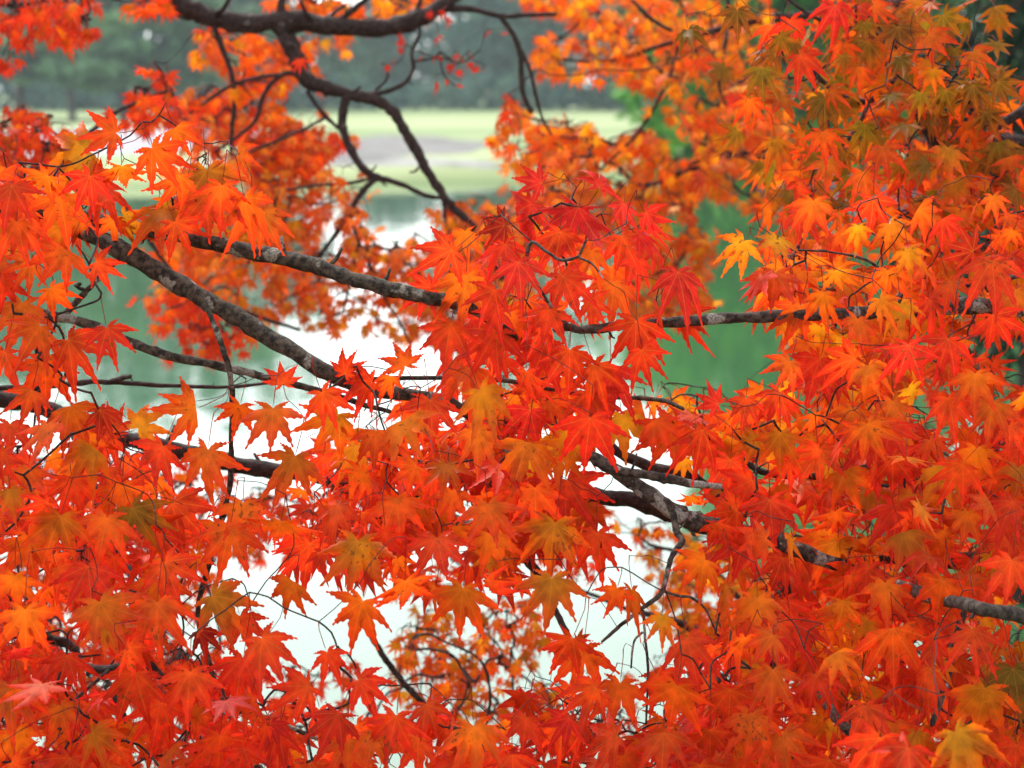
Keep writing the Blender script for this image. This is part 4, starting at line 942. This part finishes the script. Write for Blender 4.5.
fill(Dm, [(520, -10), (640, -10), (770, -10), (770, 100), (690, 120), (620, 100), (560, 78), (530, 60), (520, 20)], 480, (11, 15), (4.4, 5.2), 'YLYOY', DG, 0)
fill(Dm, [(500, 100), (540, 110), (600, 130), (660, 130), (720, 110), (780, 110), (780, 200), (700, 205), (620, 190), (560, 190), (512, 165)], 680, (11, 15), (4.4, 5.2), 'YLOYY', DG, 0)
fill(Dm, [(600, 190), (690, 200), (705, 240), (715, 300), (690, 320), (620, 310), (560, 280), (480, 230), (500, 190)], 430, (11, 15), (4.5, 5.1), 'YLO', DG, 0)
fill(Dm, [(765, 150), (1030, 180), (1030, 420), (800, 420), (780, 200)], 150, (13, 18), (3.9, 4.6), 'ORO', (), 0)
Dm.leaf(mk(699, 176, 3.9, 100, 17, 'D', 1, tilt=15, narrow=True), hero=True)
for r in [(702, 58, 80, 'R', 18), (690, 60, 120, 'R', 16), (715, 60, 60, 'R', 16), (735, 95, 90, 'P', 16), (540, 75, 80, 'O', 14), (510, 98, 120, 'R', 14), (506, 112, 90, 'R', 14), (598, 80, 90, 'O', 14), (545, 55, 60, 'Y', 14), (512, 145, 100, 'O', 13), (540, 190, 60, 'O', 13)]:
    Dm.leaf(mk(r[0], r[1], 4.1, r[2], r[4], r[3], 1, tilt=22), hero=True)

# ---- lower maple behind, over the white water
E = Maple('maple low down behind the near leaves over the white water', 1480, 4.0, .10, M_BARK_DARK, 'maples behind the near ones', trunk_h=3.4)
e1 = E.limb(c([(1300, 760, 8), (1050, 740, 7), (880, 690, 6), (765, 660, 5.5), (720, 645, 5), (694, 630, 4.6), (672, 620, 4), (620, 606, 2.5), (560, 580, 2)], 3.6), 'dark blurred branch low right of centre', True)
E.side(e1, c([(765, 660, 3), (740, 600, 3), (700, 560, 2.5), (650, 545, 2)], 3.7))
e2 = E.limb(c([(1250, 900, 8), (900, 880, 7), (620, 810, 5), (480, 745, 4), (418, 698, 3.6), (396, 673, 3.4), (380, 650, 3.2), (363, 622, 2.6)], 3.1), 'bare greyish branch over the white water at bottom centre', True)
E.side(e2, c([(480, 745, 2.4), (490, 700, 2), (480, 660, 1.6), (440, 640, 1.2)], 3.3))
E.side(e2, c([(620, 810, 3.4), (400, 790, 3), (200, 740, 3), (60, 640, 2.6), (20, 560, 2), (100, 520, 1.6)], 3.8))
E.side(e2, c([(200, 740, 2.4), (220, 640, 2), (200, 540, 1.8), (260, 500, 1.4)], 3.8))
EG = [(285, 610, 34, 30), (320, 600, 26, 24), (390, 615, 22, 14), (550, 600, 16, 22), (640, 650, 26, 24), (250, 420, 60, 20), (215, 620, 20, 26), (625, 710, 14, 16)]
fill(E, [(400, 630), (450, 600), (540, 600), (550, 720), (420, 730), (380, 690)], 230, (12, 16), (3.4, 3.9), 'OOGY', EG, 0)
fill(E, [(610, 520), (700, 530), (770, 570), (760, 660), (700, 640), (640, 580)], 260, (11, 15), (3.6, 4.2), 'YYO', EG, 0)
fill(E, [(240, 660), (340, 650), (420, 700), (420, 760), (240, 760)], 81, (12, 16), (3.5, 3.9), 'RRO', EG, 0)
fill(E, [(0, 440), (160, 450), (260, 485), (330, 500), (260, 560), (180, 600), (0, 620)], 380, (11, 15), (3.6, 4.1), 'ROR', EG, 0)
fill(E, [(0, 620), (170, 600), (200, 660), (250, 768), (0, 768)], 175, (12, 16), (3.3, 4.0), 'RRO', EG, 0)
fill(E, [(0, 600), (240, 600), (260, 780), (0, 780)], 220, (13, 17), (3.2, 3.8), 'RRO', EG, 0)
fill(E, [(320, 480), (560, 460), (620, 560), (450, 600), (330, 560)], 108, (11, 15), (3.6, 4.2), 'OOR', EG, 0)
fill(E, [(760, 420), (1030, 420), (1030, 780), (760, 780)], 351, (15, 20), (3.2, 3.9), 'ORO', EG, 0)
fill(E, [(520, 690), (760, 640), (760, 780), (520, 780)], 94, (12, 16), (3.4, 3.9), 'ROO', EG, 0)

fill(A, [(-230, 120), (-5, 150), (-5, 790), (-230, 760)], 150, (28, 42), (2.3, 2.8), 'RROOG', (), 0)
fill(A, [(-60, 790), (520, 790), (480, 900), (-60, 900)], 70, (30, 44), (2.2, 2.7), 'RROR', (), 0)
fill(B, [(1150, 0), (1290, 0), (1290, 740), (1035, 790), (1045, 180)], 240, (26, 42), (2.4, 3.0), 'RROOGY', (), 0)
fill(B, [(520, 790), (1200, 790), (1100, 900), (520, 900)], 90, (30, 44), (2.2, 2.7), 'RROR', (), 0)
fill(B, [(760, -130), (930, -130), (910, -40), (760, -40)], 40, (24, 32), (2.8, 3.2), 'OHGO', (), 0)
fill(Dm, [(500, -100), (1200, -120), (1250, 400), (1045, 400), (1060, -45), (500, -45)], 260, (12, 16), (4.3, 5.0), 'YLO', (), 0)
fill(Cc, [(-180, -110), (480, -110), (480, -45), (-40, -45), (-40, 340), (-180, 340)], 320, (12, 16), (4.0, 4.7), 'ROLO', (), 0)
fill(E, [(-150, 480), (-10, 480), (-10, 790), (1030, 790), (1030, 430), (1300, 430), (1300, 860), (-150, 860)], 420, (12, 17), (3.4, 4.0), 'RRO', (), 0)
for t, mx, th in ((A, .0013, .00035), (B, .0013, .00035), (Cc, .0024, .00060), (Dm, .0024, .00060), (E, .0022, .00060)):
    t.grow(mx, th)
A.finish(140); B.finish(200); Cc.finish(100); Dm.finish(100); E.finish(100)
print('LEAVES', [len(t.leaves) for t in (A, B, Cc, Dm, E)])

# ------------------------------------------------------------------ the air over the lake
def haze_box(x0, x1, y0, y1, z0, z1, dens):
    V = [(x, y, z) for x in (x0, x1) for y in (y0, y1) for z in (z0, z1)]
    m = bpy.data.materials.new('haze'); m.use_nodes = True
    n, l = m.node_tree.nodes, m.node_tree.links; n.clear()
    out = n.new('ShaderNodeOutputMaterial'); v = n.new('ShaderNodeVolumePrincipled')
    v.inputs['Color'].default_value = (.80, .92, 1.0, 1); v.inputs['Density'].default_value = dens
    v.inputs['Anisotropy'].default_value = .2
    l.new(v.outputs[0], out.inputs['Volume'])
    o = mesh_obj('haze', V, [(0, 1, 3, 2), (4, 6, 7, 5), (0, 4, 5, 1), (2, 3, 7, 6), (0, 2, 6, 4), (1, 5, 7, 3)], m, smooth=False)
    o['kind'] = 'stuff'
haze_box(-1600, 1600, -700, 1600, -3.3, 45, .0004)
scene.cycles.volume_bounces = 1
